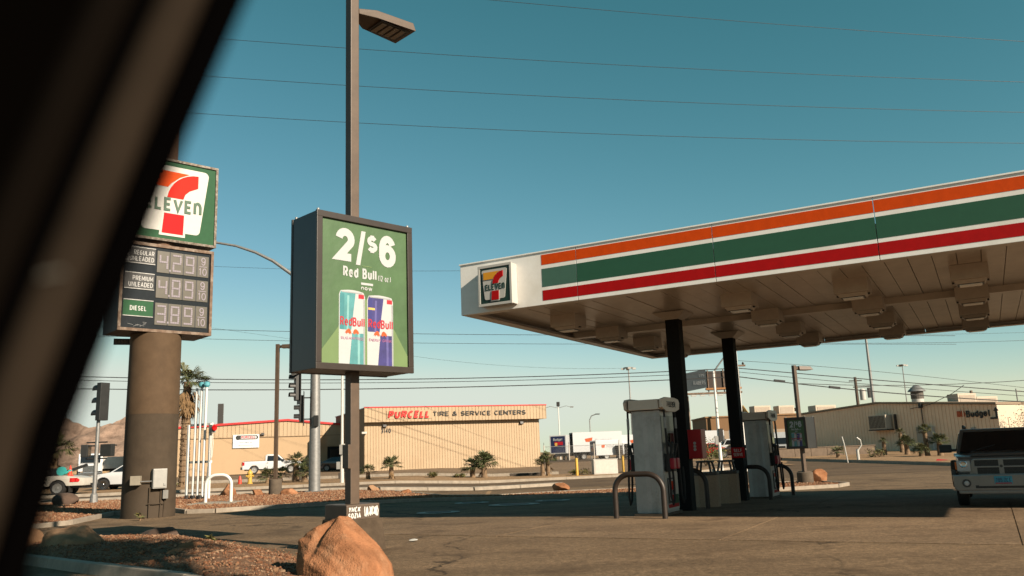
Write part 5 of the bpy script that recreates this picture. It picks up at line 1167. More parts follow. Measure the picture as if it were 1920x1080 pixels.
# ------------------------------------------------------------------ poles, lamps and signals
def lathe_pole(p, r0, r1, h, n=12): return MB().lathe([(r0,-0.05),(r1,h)], n)
def area_lamp(label, x, y, base_h, base_r, h, arm_dir, parts_sign=False):
    o = thing('area_lamp', label, 'lamp', (x, y, gz(x, y)+0.0), arm_dir, 'brown area lamps')
    part('concrete_base', MB().lathe([(base_r*1.03,-0.05),(base_r,base_h),(base_r*0.9,base_h+0.02)], 20), CONCD, o, 0.01, smooth=40)
    part('base_plate', MB().box(-0.2,0.2,-0.2,0.2,base_h+0.015,base_h+0.06), BRONZE, o)
    part('pole', MB().box(-0.075,0.075,-0.075,0.075,base_h+0.05,h), BRONZE, o, 0.01)
    part('arm', MB().box(0.07,0.25,-0.04,0.04,h-0.18,h-0.06), BRONZE, o)
    part('lamp_head', MB().add([(0.22,-0.14,h-0.20),(0.95,-0.24,h-0.20),(0.95,0.24,h-0.20),(0.22,0.14,h-0.20),(0.24,-0.1,h-0.03),(0.85,-0.18,h-0.05),(0.85,0.18,h-0.05),(0.24,0.1,h-0.03)], [(0,3,2,1),(4,5,6,7),(0,1,5,4),(1,2,6,5),(2,3,7,6),(3,0,4,7)]), BRONZE, o, 0.01)
    part('lens', MB().box(0.45,0.88,-0.16,0.16,h-0.215,h-0.201), GLASS, o)
    return o
area_lamp('brown area lamp on a round concrete base left of the advert sign', -10.93, 38.2, 0.74, 0.28, 6.85, R(-8))
l2 = area_lamp('brown lamp post carrying a smaller advert box near the rental office', 12.5, 37.4, 0.52, 0.34, 5.22, R(28))
c2 = advert_cabinet(l2, (0, 0, 1.56), 0, 0.96, 0.95, 1.34)
c2.rotation_euler = (0, 0, R(-70))
SIGH = M('signal_housing', (0.022,0.022,0.021), 0.5, var=0.2)
LAMPD = M('signal_lens', (0.05,0.045,0.04), 0.25)
def signal_head(parent, loc, rz, plate=True):
    s = cab_empty('signal_head', parent, loc, rz)
    part('housing', MB().box(-0.17,0.17,-0.09,0.12,-0.62,0.62), SIGH, s, 0.02)
    if plate: part('backplate', MB().box(-0.32,0.32,0.10,0.125,-0.80,0.80), SIGH, s, 0.005)
    for z in (-0.41, 0, 0.41):
        part('lens', MB().lathe([(0.14,-0.09),(0.12,-0.115),(0.01,-0.13)], 16, 'Y', (0,0,z)), LAMPD, s)
        mb = MB(); n_ = 12; vs = []; fs = []
        for k in range(n_+1):
            a = math.pi*(1.15)*k/n_-0.24
            for yy, rr in ((-0.09, 0.165), (-0.34, 0.16)): vs.append((rr*math.cos(a), yy, z+rr*math.sin(a)))
        fs = [(2*k, 2*k+1, 2*k+3, 2*k+2) for k in range(n_)]
        part('visor', mb.add(vs, fs), SIGH, s)
    return s
# mast arm signal
ms = thing('signal_mast', 'thick galvanised traffic signal mast with lamp arm behind the advert sign', 'traffic light', (-9.5, 39.55, gz(-9.5, 39.55)+0.08))
part('mast', MB().lathe([(0.27,-0.1),(0.24,4.0),(0.18,10.0)], 24), STEEL, ms, smooth=40); part('base_flange', MB().box(-0.36,0.36,-0.36,0.36,0.0,0.06), STEEL, ms)
arm_pts = [(0,0,8.9),(-0.45,-0.02,9.7),(-1.24,-0.05,10.4),(-2.1,-0.1,11.05),(-2.95,-0.15,11.5),(-3.9,-0.2,11.85),(-4.9,-0.25,12.05)]
part('lamp_arm', MB().tube(arm_pts, 0.07, 10, rs=[0.10,0.095,0.09,0.08,0.07,0.06,0.055]), STEEL, ms, smooth=60); part('street_luminaire', MB().obox((-5.3,-0.26,12.07),(0.9,0.3,0.16)), STEEL, ms, 0.05)
part('signal_arm', MB().cyl((0.1,-0.2,5.9),(-1.2,-14,6.3),0.16,0.10,12), BRONZE, ms) if False else part('signal_arm', MB().cyl((-0.1,0,5.85),(-0.62,-1.7,5.35),0.11,0.10,12), STEEL, ms, smooth=40)
signal_head(ms, (-0.62, -1.0, 4.8), R(-60)); signal_head(ms, (-0.62, -0.12, 3.85), R(-78))
for z in (3.35, 4.35): part('bracket', MB().tube([(-0.5,-0.12,z),(0,0,z)], 0.03, 8), SIGH, ms)
part('terminal_box', MB().box(0.02,0.22,-0.36,-0.2,3.0,3.5), SIGH, ms, 0.01)
# left signal with pedestrian heads
sl_ = thing('signal_post', 'slim traffic signal post with pedestrian heads seen from behind by the pylon', 'traffic light', (-18.2, 36.5, gz(-18.2, 36.5)+0.08))
part('post', MB().lathe([(0.10,-0.1),(0.09,0.4),(0.075,3.55)], 14), STEEL, sl_, smooth=40)
part('post_base', MB().lathe([(0.17,-0.05),(0.14,0.35),(0.10,0.4)], 14), STEEL, sl_)
sh_ = signal_head(sl_, (0.12, 0.0, 4.30), R(242), plate=False); sh_.scale = (1.3, 1.3, 1.32)
for sx, rz in ((-0.45, 100), (0.48, 172)):
    s = cab_empty('pedestrian_head', sl_, (sx, -0.02, 2.2), R(rz)); part('housing', MB().box(-0.26,0.26,-0.14,0.14,-0.26,0.26), SIGH, s, 0.03); part('visor', MB().box(-0.24,0.24,-0.30,-0.14,0.18,0.24), SIGH, s); part('face', MB().box(-0.2,0.2,-0.15,-0.14,-0.2,0.2), LAMPD, s)
for z in (1.86, 2.55): part('bracket', MB().tube([(-0.45,0,z),(0.45,0,z)], 0.03, 8), SIGH, sl_)
# white utility pole behind the mast
wp = thing('white_post', 'thin white utility pole with meter boxes between mast and advert pole', 'pole', (-11.1, 53.4, gz(-11.1, 53.4)))
part('pole', MB().lathe([(0.13,-0.1),(0.09,3.0),(0.07,7.6)], 12), M('pole_white', (0.60,0.57,0.52), 0.6), wp, smooth=40)
part('meter_box', MB().box(-0.12,0.12,-0.24,-0.1,1.8,2.4), GREYBOX, wp); part('meter_box', MB().box(-0.32,-0.12,-0.15,0.05,0.9,1.35), GREYBOX, wp); part('sign_plate', MB().box(-0.05,0.28,-0.13,-0.1,1.85,2.45), SIGNW, wp)
part('crossarm', MB().box(-0.45,0.45,-0.04,0.04,7.2,7.3), DARK, wp)
# vent pipe rack and white hoop
VW = M('vent_white', (0.74,0.72,0.68), 0.5, var=0.05)
vp = thing('vent_pipes', 'rack of tall white fuel vent pipes with blue caps on the gravel bed', 'pipes', (-13.7, 36.3, gz(-13.7, 36.3)+0.08), R(-32))
for k, xx in enumerate((-0.32, 0.0, 0.32)):
    part('vent_pipe', MB().cyl((xx,0,0),(xx+0.06,0,4.72),0.055,n=10), VW, vp, smooth=40)
    if k: part('vent_cap', MB().lathe([(0.08,4.72),(0.13,4.80),(0.13,4.92),(0.05,4.96)], 12, 'Z', (xx+0.06,0,0)), M('cap_blue', (0.10,0.36,0.42), 0.5), vp)
for xx in (-0.72, 0.72): part('rack_post', MB().box(xx-0.05,xx+0.05,-0.05,0.05,-0.05,3.15), VW, vp, 0.006)
for z in (1.5, 3.08): part('rack_rail', MB().box(-0.72,0.72,0.06,0.14,z,z+0.1), VW, vp, 0.006)
part('foot_plate', MB().box(-0.8,0.8,-0.3,0.3,-0.08,-0.01), CONC, vp); mb = MB()
for k in range(6): mb.lathe([(0.09,0.0),(0.09,0.16),(0.02,0.18)], 10, 'Z', (-0.55+k*0.22,-0.12+0.1*(k%2),0))
part('valve_fittings', mb, DARK, vp)
al = thing('alarm_horn', 'grey alarm box with a red horn on the vent pipe rack', 'alarm', (-12.95, 35.8, gz(-13, 36)+2.83), R(-32))
part('box', MB().box(-0.14,0.08,-0.1,0.1,0,0.34), GREYBOX, al, 0.01); part('horn', MB().lathe([(0.06,0.06),(0.13,0.16),(0.12,0.2),(0.02,0.18)], 14, 'X', (0.0,-0.05,0.20)), RED, al)
part('cable', MB().tube([(0.0,0,0),(0.05,0,-0.5),(0.0,0,-1.0),(-0.25,0,-1.4),(-0.3,0,-2.0)], 0.015, 6), VW, al)
wh = hoop('white steel hoop guard beside the vent pipes', 0, 0, 0.92, 1.06, VW, 'white hoop guards')
wh.location = (-11.25, 31.9, gz(-11.25, 31.9)+0.05); wh.rotation_euler = (0, 0, R(6)); 
part_pad = struct(link('concrete_pad', MB().box(-12.1,-10.4,30.9,32.6,0.06,0.125).mesh('concrete_pad', CONC, 0.01)))
# hydrant
hy = thing('fire_hydrant', 'yellow fire hydrant on the far verge left of the lamp base', 'hydrant', (-18.4, 58.2, gz(-18.4, 58.2)+0.05))
HYD = M('hydrant_yellow', (0.58,0.36,0.07), 0.5, var=0.1)
part('barrel', MB().lathe([(0.20,0),(0.20,0.06),(0.14,0.08),(0.14,0.62),(0.18,0.66),(0.18,0.74),(0.13,0.84),(0.05,0.90),(0.05,0.97),(0.01,0.97)], 16), HYD, hy, smooth=40)
for s in (-1, 1): part('nozzle', MB().cyl((s*0.12,0,0.52),(s*0.26,0,0.52),0.075,n=10), HYD, hy)
part('pumper_cap', MB().cyl((0,-0.12,0.50),(0,-0.27,0.50),0.10,n=10), HYD, hy)
cn2 = tag(link('valve_marker', MB().lathe([(0.14,0.0),(0.12,0.30),(0.05,0.55),(0.01,0.56)], 10).mesh('valve_marker', M('valve_red', (0.55,0.05,0.02), 0.5))), 'red valve marker beside the yellow hydrant', 'marker'); cn2.location = (-19.15, 58.4, gz(-19, 58)+0.05)

# ------------------------------------------------------------------ rocks
hull_rock('boulder', 'large orange sandstone boulder at the foot of the advert sign', [(-2.80,10.85,.54),(-2.80,10.75,.40),(-2.74,10.7,-.15),(-2.69,11.0,.62),(-2.56,10.8,.68),(-2.38,10.95,.78),(-2.31,10.9,.82),(-2.2,11.0,.78),(-2.02,11.0,.62),(-1.82,10.95,.44),
  (-1.62,10.8,.19),(-1.54,10.75,-.15),(-2.24,10.35,.50),(-2.30,10.15,.16),(-2.32,10.1,-.15),(-1.86,10.25,.30),(-1.9,10.0,-.15),(-2.62,10.45,.35),(-2.66,10.35,-.15),(-2.6,11.5,.35),(-2.1,11.6,.40),(-1.75,11.4,.15),(-2.6,11.6,-.15),(-1.7,11.55,-.15),(-2.12,10.42,.56)], SAND, 21, 0.022, carve=(((-2.42,10.85,.80),(-2.60,10.40,.42),.12,.13),((-2.58,10.35,.42),(-2.62,10.2,-.1),.06,.04),((-1.95,10.3,.5),(-1.8,10.25,.1),.03,.02),((-2.75,10.7,.35),(-2.4,10.2,.28),.03,.02),((-2.1,10.35,.45),(-2.2,10.1,-.1),.025,.016)))
hull_rock('boulder', 'wedge shaped orange rock half buried in the dirt island', [(-5.52,13.45,.05),(-5.51,13.5,.21),(-5.32,13.5,.31),(-5.05,13.5,.33),(-4.94,13.5,.24),(-4.86,13.5,.10),(-5.55,13.05,-.05),(-5.49,13.0,.06),(-5.27,13.0,.20),(-5.14,12.9,-.03),(-5.06,13.0,.13),(-4.9,13.0,-.03),(-5.4,14.0,.0),(-4.95,14.0,.0),(-5.1,13.85,.26)], SAND, 8, 0.02)
hull_rock('boulder', 'broad pale rock at the shaded edge of the dirt island', [(-8.68,15.6,.30),(-8.6,15.6,.44),(-8.29,15.65,.48),(-7.93,15.65,.51),(-7.75,15.6,.37),(-7.58,15.6,.24),(-7.5,15.5,.0),(-8.5,15.1,-.05),(-8.35,15.0,.03),(-8.17,14.95,-.05),(-7.6,15.0,-.05),(-7.96,15.05,.30),(-7.62,15.1,.26),(-8.7,16.2,.0),(-7.5,16.2,.0),(-8.2,16.0,.40)], SAND2, 12, 0.03)
rock('boulder', 'small tan rock behind the broad pale one', -9.75, 16.7, (0.9,0.8,0.62), 31, SAND2, rz=R(40), sink=0.2)
rock('boulder', 'dark lump of rock on the crest of the dirt island', -7.3, 17.4, (1.1,0.7,0.46), 44, GREYROCK, sink=0.3)
rock('boulder', 'rounded grey rock behind the slim signal post', -18.9, 35.4, (1.2,0.9,0.75), 5, GREYROCK, sink=0.22)
for (x, y, s, sd_, mt, lab) in ((-13.35,39.1,(1.3,0.8,0.8),61,SAND,'orange rock heap by the white vent pipes'), (-11.75,38.3,(0.62,0.55,0.56),62,SAND,'squarish orange rock touching the lamp base'), (-10.15,37.7,(0.98,0.7,0.62),63,SAND,'orange rock left of the thick signal mast'),
      (-6.9,40.1,(0.66,0.6,0.5),64,SAND2,'pale rock right of the advert pole on the gravel'), (-5.2,38.6,(1.1,0.6,0.36),65,SAND,'low orange rock at the thin end of the gravel wedge'), (1.8,38.2,(1.05,0.8,0.62),66,SAND,'orange rock on the gravel strip left of the dispensers'), (13.2,37.6,(0.85,0.7,0.86),67,SAND,'upright orange rock beside the smaller lamp base')):
    rock('boulder', lab, x, y, s, sd_, mt, rz=sd_*0.7, sink=0.24)

# ------------------------------------------------------------------ plants
PALMG = M('palm_green', (0.060,0.072,0.022), 0.65, var=0.35, scale=5); PALMG2 = M('palm_olive', (0.10,0.095,0.032), 0.7, var=0.3, scale=5)
PALMD = M('palm_dead', (0.21,0.125,0.055), 0.85, var=0.3, scale=5); PTRUNK = M('palm_trunk', (0.20,0.13,0.075), 0.95, var=0.35, scale=7, bump=0.6, bscale=25)
def fan_leaf(mb, base, dirv, L, spread, n=11, droop=0.25, stem=0.45, rnd=random):
    d = Vector(dirv).normalized(); side = d.cross(Vector((0,0,1))); side = side.normalized() if side.length > 1e-3 else Vector((1,0,0)); upv = side.cross(d)
    c = Vector(base)+d*L*stem
    mb.add([Vector(base)+side*0.012*L, Vector(base)-side*0.012*L, c-side*0.01*L, c+side*0.01*L], [(0,1,2,3)])
    for k in range(n):
        a = (k/(n-1)-0.5)*spread+rnd.uniform(-.05,.05); l = L*(1-stem)*(1-0.25*abs(k/(n-1)-0.5)*2)*rnd.uniform(0.85,1.1)
        dv = d*math.cos(a)+side*math.sin(a); w = side*math.cos(a)-d*math.sin(a); w = w*l*0.055
        mid = c+dv*l*0.6+upv*rnd.uniform(-.03,.03)*L; tip = c+dv*l-Vector((0,0,1))*droop*l*rnd.uniform(0.5,1.3)
        mb.add([c, mid+w, tip, mid-w], [(0,1,2,3)])
def fan_palm(name, label, x, y, trunk_h, trunk_r, crown_r, n, group, skirt=0, zoff=0.05, seed=1, lean=0.0, cat='palm'):
    rnd = random.Random(seed)
    o = thing(name, label, cat, (x, y, gz(x, y)+zoff), rnd.uniform(0, 6), group)
    mb = MB(); N = max(3, int(trunk_h/0.35)); prof = [(trunk_r*1.35,-0.1)]
    for k in range(N):
        z = trunk_h*k/N; r = trunk_r*(1.15-0.3*k/N); prof += [(r*1.08, z), (r*0.93, z+trunk_h/N*0.8)]
    prof += [(trunk_r*0.8, trunk_h)]
    part('trunk', mb.lathe(prof, 12), PTRUNK, o)
    if trunk_h > 1.0:
        mb = MB()
        for k in range(int(60*trunk_h/2)):
            a = rnd.uniform(0, 6.28); z = rnd.uniform(0.1, trunk_h); r = trunk_r*1.0; v = Vector((math.cos(a), math.sin(a), 0.5)); p = Vector((r*math.cos(a), r*math.sin(a), z)); s = Vector((-math.sin(a), math.cos(a), 0))*trunk_r*0.22
            mb.add([p-s, p+s, p+v*trunk_r*0.45], [(0,1,2)])
        part('trunk_boots', mb, PTRUNK, o)
    A, B = MB(), MB()
    for k in range(n):
        az = rnd.uniform(0, 6.28); el = math.asin(rnd.uniform(-0.15, 1.0)); d = (math.cos(az)*math.cos(el), math.sin(az)*math.cos(el), math.sin(el))
        fan_leaf(A if rnd.random() < 0.6 else B, (0,0,trunk_h), d, crown_r*rnd.uniform(0.75,1.1), rnd.uniform(1.7,2.5), droop=rnd.uniform(0.15,0.5), rnd=rnd)
    part('crown', A, PALMG, o); part('crown', B, PALMG2, o)
    if skirt:
        S = MB()
        for k in range(skirt):
            az = rnd.uniform(0, 6.28); el = -rnd.uniform(0.75, 1.35); d = (math.cos(az)*math.cos(el), math.sin(az)*math.cos(el), math.sin(el))
            fan_leaf(S, (0,0,trunk_h-rnd.uniform(0.0, crown_r*0.75)), d, crown_r*rnd.uniform(0.7,0.95), 1.0, n=8, droop=0.2, rnd=rnd)
        part('dead_fronds', S, PALMD, o)
    return o
fan_palm('palm_tree', 'tall fan palm with shaggy dead skirt right of the brown pylon', -22.45, 57, 7.0, 0.30, 1.75, 46, 'tall palms', skirt=70, seed=3)
fan_palm('palm_tree', 'shorter palm at the dark pillar edge behind the tow truck', -34.0, 62, 2.6, 0.28, 1.9, 40, 'tall palms', skirt=30, seed=4)
small = (( -15.25,58.2,1.25,0.20,1.0,34,'taller fan palm clump touching the thick signal mast'),(-14.6,58.0,0.55,0.18,0.85,30,'lower palm at the foot of the taller clump'),(-17.3,58.6,0.35,0.14,0.95,26,'small palm just behind the lamp base'),(-16.5,58.9,0.45,0.14,0.9,24,'small palm right of the lamp pole'),
   (-24.6,57.4,0.5,0.15,1.2,30,'spiky palm shrub behind the vent pipes'),(-10.35,58.4,0.5,0.14,0.75,26,'smallest verge palm next to the advert pole'),(-8.6,57.4,0.85,0.16,0.95,32,'single stemmed palm on the verge under the house number'),
   (-3.35,61.5,0.7,0.18,1.05,32,'left palm of the pair before the middle of the sided wall'),(-2.5,61.3,0.9,0.20,1.25,40,'right, bigger palm of the pair before the sided wall'),(1.7,61.3,0.85,0.14,0.8,26,'twin headed palm at the tyre shop corner, left stem'),(2.1,61.5,1.1,0.14,0.85,26,'twin headed palm at the tyre shop corner, right stem'),
   (32.3,75,1.2,0.16,0.55,22,'palm stub nearest the window air conditioner'),(37.0,82,1.9,0.18,0.6,22,'palm stub before the white wall cabinet'),(33.9,74.2,0.9,0.2,1.05,36,'bushy low palm left of the big clump by the office'),(32.9,68.5,2.0,0.18,0.75,30,'tallest palm of the clump before the rental office'),(33.6,67.8,1.1,0.2,0.95,40,'broad palm of the clump before the rental office'),(32.0,67.6,0.4,0.2,0.9,36,'ground level palm of the clump before the rental office'),(27.4,73,0.4,0.15,0.9,22,'thin palm shrub on the bank left of the palms'))
for i, (x, y, th, tr, cr, n_, lab) in enumerate(small):
    fan_palm('fan_palm', lab, x, y, th, tr, cr, int(n_*1.7), 'low fan palms', zoff=0.05 if x < 20 else 0.2, seed=20+i, skirt=4)
BUSH1 = M('bush_green', (0.085,0.10,0.028), 0.7, var=0.4, scale=4); BUSH2 = M('bush_yellow', (0.20,0.17,0.045), 0.7, var=0.35, scale=4)
def bush(label, x, y, w, h, n, seed, group='roadside bushes', mats=(BUSH1, BUSH2), zoff=0.05):
    rnd = random.Random(seed); o = thing('bush', label, 'bush', (x, y, gz(x, y)+zoff), 0, group)
    st = MB()
    for k in range(7):
        a = rnd.uniform(0, 6.28); st.tube([(0,0,-0.05),(0.2*w*math.cos(a),0.2*w*math.sin(a),h*0.4),(0.36*w*math.cos(a),0.36*w*math.sin(a),h*0.75)], 0.025, 5, rs=[0.03,0.02,0.01])
    part('stems', st, PTRUNK, o)
    mbs = [MB() for _ in mats]
    cl = [(rnd.uniform(-.5,.5)*w*0.8, rnd.uniform(-.5,.5)*w*0.8, h*rnd.uniform(0.35,0.85)) for _ in range(12)]
    for k in range(n):
        c = Vector(rnd.choice(cl))+Vector((rnd.gauss(0,.13)*w, rnd.gauss(0,.13)*w, rnd.gauss(0,.14)*h)); c.z = max(0.05, c.z)
        a, b = rnd.uniform(0, 6.28), rnd.uniform(-1, 1); d = Vector((math.cos(a), math.sin(a), b)).normalized()*rnd.uniform(.07,.14); s = d.cross(Vector((rnd.uniform(-1,1),rnd.uniform(-1,1),1))).normalized()*rnd.uniform(.025,.05)
        mbs[k % len(mats) if rnd.random() < .7 else 0].add([c-d, c+s, c+d, c-s], [(0,1,2,3)])
    for q, mt in zip(mbs, mats): part('foliage', q, mt, o)
    return o
bush('yellow green bush left of the white street lamp', 15.4, 70, 3.0, 2.3, 1500, 1); bush('lower bush right of the white street lamp', 18.9, 70.5, 2.8, 1.8, 1300, 2)
bush('dry tree foliage against the lit office end wall', 47.6, 77.5, 3.2, 4.3, 1600, 3, mats=(PALMD, BUSH1))
for i, (x, y, w, h, lab) in enumerate(((-6.0,59.5,0.8,0.35,'dry grass tuft right of the single stemmed palm'),(-4.3,60.5,0.7,0.25,'dry tuft on the verge left of the palm pair'),(4.3,60.2,1.3,0.4,'dry weeds by the first yellow post'),(-22.8,56,1.0,0.5,'dark shrub at the tall palm foot'),(-15.9,24.0,0.4,0.22,'wispy weed growing from the gravel left of the pylon'),(-10.9,24.6,0.14,0.16,'small green weed in the asphalt before the pylon'),(-5.9,16.4,0.07,0.12,'dry sprig on the dirt island crest'),(29.5,70,1.6,0.9,'scrubby bush on the office bank'))):
    bush(lab, x, y, w, h, (24 if w < 0.3 else 60) if w < 0.6 else 260, 50+i, 'dry weeds', mats=(PALMG2, BUSH2))
# the desert plot scrub beyond the street at the far side
xs = rng.uniform(-150, -30, 2600); ys = rng.uniform(120, 420, 2600)
stones('scrub', 'pale dry scrub dotted over the desert plot below the mountains', xs, ys, np.array([gz(a, b) for a, b in zip(xs, ys)])+0.15, rng.uniform(0.2, 0.55, 2600), [M('scrub_tan', (0.34,0.22,0.11), 0.95, var=0.3), M('scrub_brown', (0.24,0.15,0.075), 0.95, var=0.3)])

# ------------------------------------------------------------------ small things on the verge
for i, (x, y, w) in enumerate(((-15.9,61.5,1.0),(-12.6,61.8,1.0),(0.6,63.0,2.6))):
    o = tag(link('wheel_stop', MB().box(-w/2,w/2,-0.12,0.12,0,0.42 if i < 2 else 0.2).mesh('wheel_stop', M('dark_block', (0.07,0.055,0.042), 0.9, var=0.2), 0.03)), ('dark block on the verge behind the low palm','dark block on the verge left of the white pole','long dark kerb block near the twin headed palm')[i], 'block', 'dark kerb blocks'); o.location = (x, y, gz(x, y)+0.05)
for i, x in enumerate((4.05, 7.8, 10.3, 12.0)):
    y = (59.5, 63.5, 63.2, 59.6)[i]
    o = tag(link('yellow_post', MB().lathe([(0.10,-0.1),(0.10,1.15),(0.07,1.22),(0.01,1.24)], 12).mesh('yellow_post', M('post_yellow', (0.62,0.36,0.05), 0.6, var=0.15), smooth=40)), ('yellow guard post left of the white utility box','thin yellow guard post behind the utility boxes','yellow guard post behind the green utility box','yellow guard post nearest the dispenser')[i], 'bollard', 'yellow guard posts'); o.location = (x, y, gz(x, y)+0.02)
for i, (x, y, w, d, h, c, lab) in enumerate(((6.1,60.5,1.7,1.0,1.05,(0.62,0.58,0.52),'white utility box on the far verge'),(8.9,61.2,1.8,1.0,0.9,(0.13,0.12,0.075),'olive green utility box on the far verge'))):
    o = thing('utility_box', lab, 'utility box', (x, y, gz(x, y)), R(4), 'utility boxes on the verge'); mt = M('ubox_%d' % i, c, 0.6, var=0.08)
    part('body', MB().box(-w/2,w/2,-d/2,d/2,0.05,h), mt, o, 0.03); part('pad', MB().box(-w/2-.1,w/2+.1,-d/2-.1,d/2+.1,-0.05,0.05), CONC, o); part('lid', MB().box(-w/2-.02,w/2+.02,-d/2-.02,d/2+.02,h,h+0.04), mt, o, 0.01)
    part('door', MB().box(-w/2+.08,0.3*w,-d/2-.015,-d/2,0.12,h-0.08), mt, o); 
    if i: part('notice', MB().box(0.3,0.75,-d/2-.02,-d/2,0.3,0.65), SIGNW, o)
mo = thing('meter_pedestal', 'grey electric meter pedestal on two legs by the last yellow post', 'meter', (11.1, 61.0, gz(11.1, 61)), 0)
part('box', MB().box(-0.4,0.4,-0.15,0.15,0.85,1.85), GREYBOX, mo, 0.02); part('dial', MB().lathe([(0.13,-0.15),(0.12,-0.24),(0.01,-0.25)], 14, 'Y', (0,0,1.45)), DARK, mo)
for s in (-1, 1): part('leg', MB().cyl((s*0.25,0,-0.1),(s*0.25,0,0.86),0.05,n=8), DARK, mo)
# chain link yard fence: posts, rails and thin wires
FW = M('fence_wire', (0.34,0.33,0.31), 0.6, 0.5)
fn = thing('yard_fence', 'chain link fence on pale posts in front of the rental trucks', 'fence', (3.2, 105, gz(6, 105)))
for k in range(6): part('post', MB().cyl((k*3.1,0,-0.2),(k*3.1,0,2.15),0.06,n=8), M('post_pale', (0.55,0.5,0.44), 0.7), fn); part('barb_arm', MB().cyl((k*3.1,0,2.15),(k*3.1,-0.25,2.45),0.03,n=6), FW, fn)
part('top_rail', MB().cyl((0,0,1.95),(15.5,0,1.95),0.03,n=6), FW, fn); mb = MB()
for k in range(100):
    x = k*0.155
    for s in (-1, 1):
        a, b = x, x+s*1.9
        if 0 <= b <= 15.5: mb.tube([(a,0,0.02),(b,0,1.92)], 0.004, 3)
o_ = part('wire_mesh', mb, FW, fn); o_['kind'] = 'stuff'
part('base_strip', MB().box(-0.5,16,-0.12,0.12,-0.25,0.22), M('dark_block', (0,0,0)), fn)

# ------------------------------------------------------------------ rental office
OW = M('office_wall', (0.98,0.70,0.49), 0.85, var=0.06, scale=1.2, dirt=(0.88,0.62,0.43), dscale=0.4)
dx, dy = 45.5-33.9, 80.0-100.5; LW_ = math.hypot(dx, dy)
of = thing('rental_office', 'beige low gabled rental office whose long wall stands in shade', 'building', (33.9, 100.5, 0), math.atan2(dy, dx))
def rtop(x): return float(np.interp(x, [0, 10.6, LW_], [4.70, 5.30, 4.35]))
wp_ = [(0,-0.3),(LW_,-0.3),(LW_,rtop(LW_)),(10.6,rtop(10.6)),(0,rtop(0))]
part('walls', MB().prism(wp_, 0, 14), OW, of)
mb = MB(); nb = 60; pz_ = LW_/nb
for k in range(nb):
    a, b = k*pz_, (k+1)*pz_-0.05; mb.add([(a,-0.04,-0.1),(b,-0.04,-0.1),(b,-0.04,rtop(b)-0.02),(a,-0.04,rtop(a)-0.02),(a,0,-0.1),(b,0,-0.1),(b,0,rtop(b)-0.02),(a,0,rtop(a)-0.02)], [(0,1,2,3),(0,4,5,1),(1,5,6,2),(2,6,7,3),(3,7,4,0)])
o_ = part('wall_ribs', mb, OW, of); o_['kind'] = 'stuff'
for a, b in ((-0.2, 10.6), (10.6, LW_+0.15)):
    part('roof_edge', MB().add([(a,-0.25,rtop(a)+0.02),(b,-0.25,rtop(b)+0.02),(b,14,rtop(b)+0.02),(a,14,rtop(a)+0.02),(a,-0.25,rtop(a)+0.2),(b,-0.25,rtop(b)+0.2),(b,14,rtop(b)+0.2),(a,14,rtop(a)+0.2)], [(0,3,2,1),(4,5,6,7),(0,1,5,4),(1,2,6,5),(2,3,7,6),(3,0,4,7)]), M('roof_edge', (0.30,0.22,0.15), 0.8), of)
part('end_wall', MB().box(LW_+0.002,LW_+0.06,0.0,14,-0.3,4.3), M('office_end_wall', (0.60,0.50,0.38), 0.85, var=0.05), of)
part('downpipe', MB().cyl((LW_*0.86,-0.1,0.2),(LW_*0.86,-0.1,4.3),0.07,n=8), OW, of)
acx = 11.2
ac = cab_empty('air_conditioner', of, (acx, -0.6, 2.55), 0)
part('cooler_body', MB().box(-1.05,1.05,-0.55,0.55,0,1.5), M('cooler_beige', (0.52,0.44,0.35), 0.7, var=0.1), ac, 0.03)
for k in range(12): part('louvre', MB().box(-0.98+k*0.165,-0.92+k*0.165,-0.60,-0.55,0.12,1.4), M('louvre_dark', (0.10,0.085,0.07), 0.7), ac)
part('support', MB().box(-1.15,1.15,-0.6,0.6,-0.12,0.0), DARK, ac); part('side_pipe', MB().box(1.5,1.62,0.2,0.5,-0.1,1.5), DARK, ac)
part('service_mast', MB().cyl((15.9,-0.2,1.8),(15.9,-0.2,5.0),0.05,n=8), DARK, of); part('service_head', MB().obox((15.9,-0.3,4.75),(0.3,0.3,0.5)), DARK, of)
part('wall_cabinet', MB().box(15.2,16.9,-0.5,-0.05,0.0,2.6), M('cabinet_pale', (0.44,0.37,0.30), 0.7), of, 0.02); part('wall_cabinet_edge', MB().box(16.9,17.0,-0.5,-0.05,0.0,2.6), SIGNW, of)
part('electric_meter', MB().box(20.9,21.3,-0.3,-0.05,1.3,2.3), GREYBOX, of, 0.02)
sx0 = 19.6
letters('lettering', 'Budget', 2.4, 0.66, SK, of, (sx0+0.95, -0.06, 3.28), bold=0.03, depth=0.08)
part('arrow_sign', MB().prism([(sx0+3.3,3.0),(sx0+4.05,3.0),(sx0+4.05,3.75),(sx0+4.2,3.75),(sx0+3.95,4.15),(sx0+3.7,3.75),(sx0+3.85,3.75),(sx0+3.85,3.17),(sx0+3.3,3.17)], -0.14, -0.06), SK, of)
for k in range(2): part('logo_wedge', MB().prism([(sx0+0.42*k,3.38),(sx0+0.30+0.42*k,3.38),(sx0+0.44+0.42*k,3.62),(sx0+0.30+0.42*k,3.95),(sx0+0.02+0.42*k,3.95)], -0.14, -0.06), PORAN, of)
rv = thing('roof_vent', 'white roof ventilator with a conical cap on the rental office', 'vent', (43.9, 92.0, 5.2), 0)
part('drum', MB().lathe([(0.62,-0.3),(0.62,1.25)], 18), SIGNW, rv, smooth=40); part('cap', MB().lathe([(0.95,1.3),(0.80,1.5),(0.3,1.95),(0.02,2.05)], 18), STEEL, rv, smooth=30)
part('louvre_band', MB().lathe([(0.64,0.5),(0.66,0.55),(0.66,1.2),(0.64,1.25)], 18), M('louvre_dark', (0,0,0)), rv)
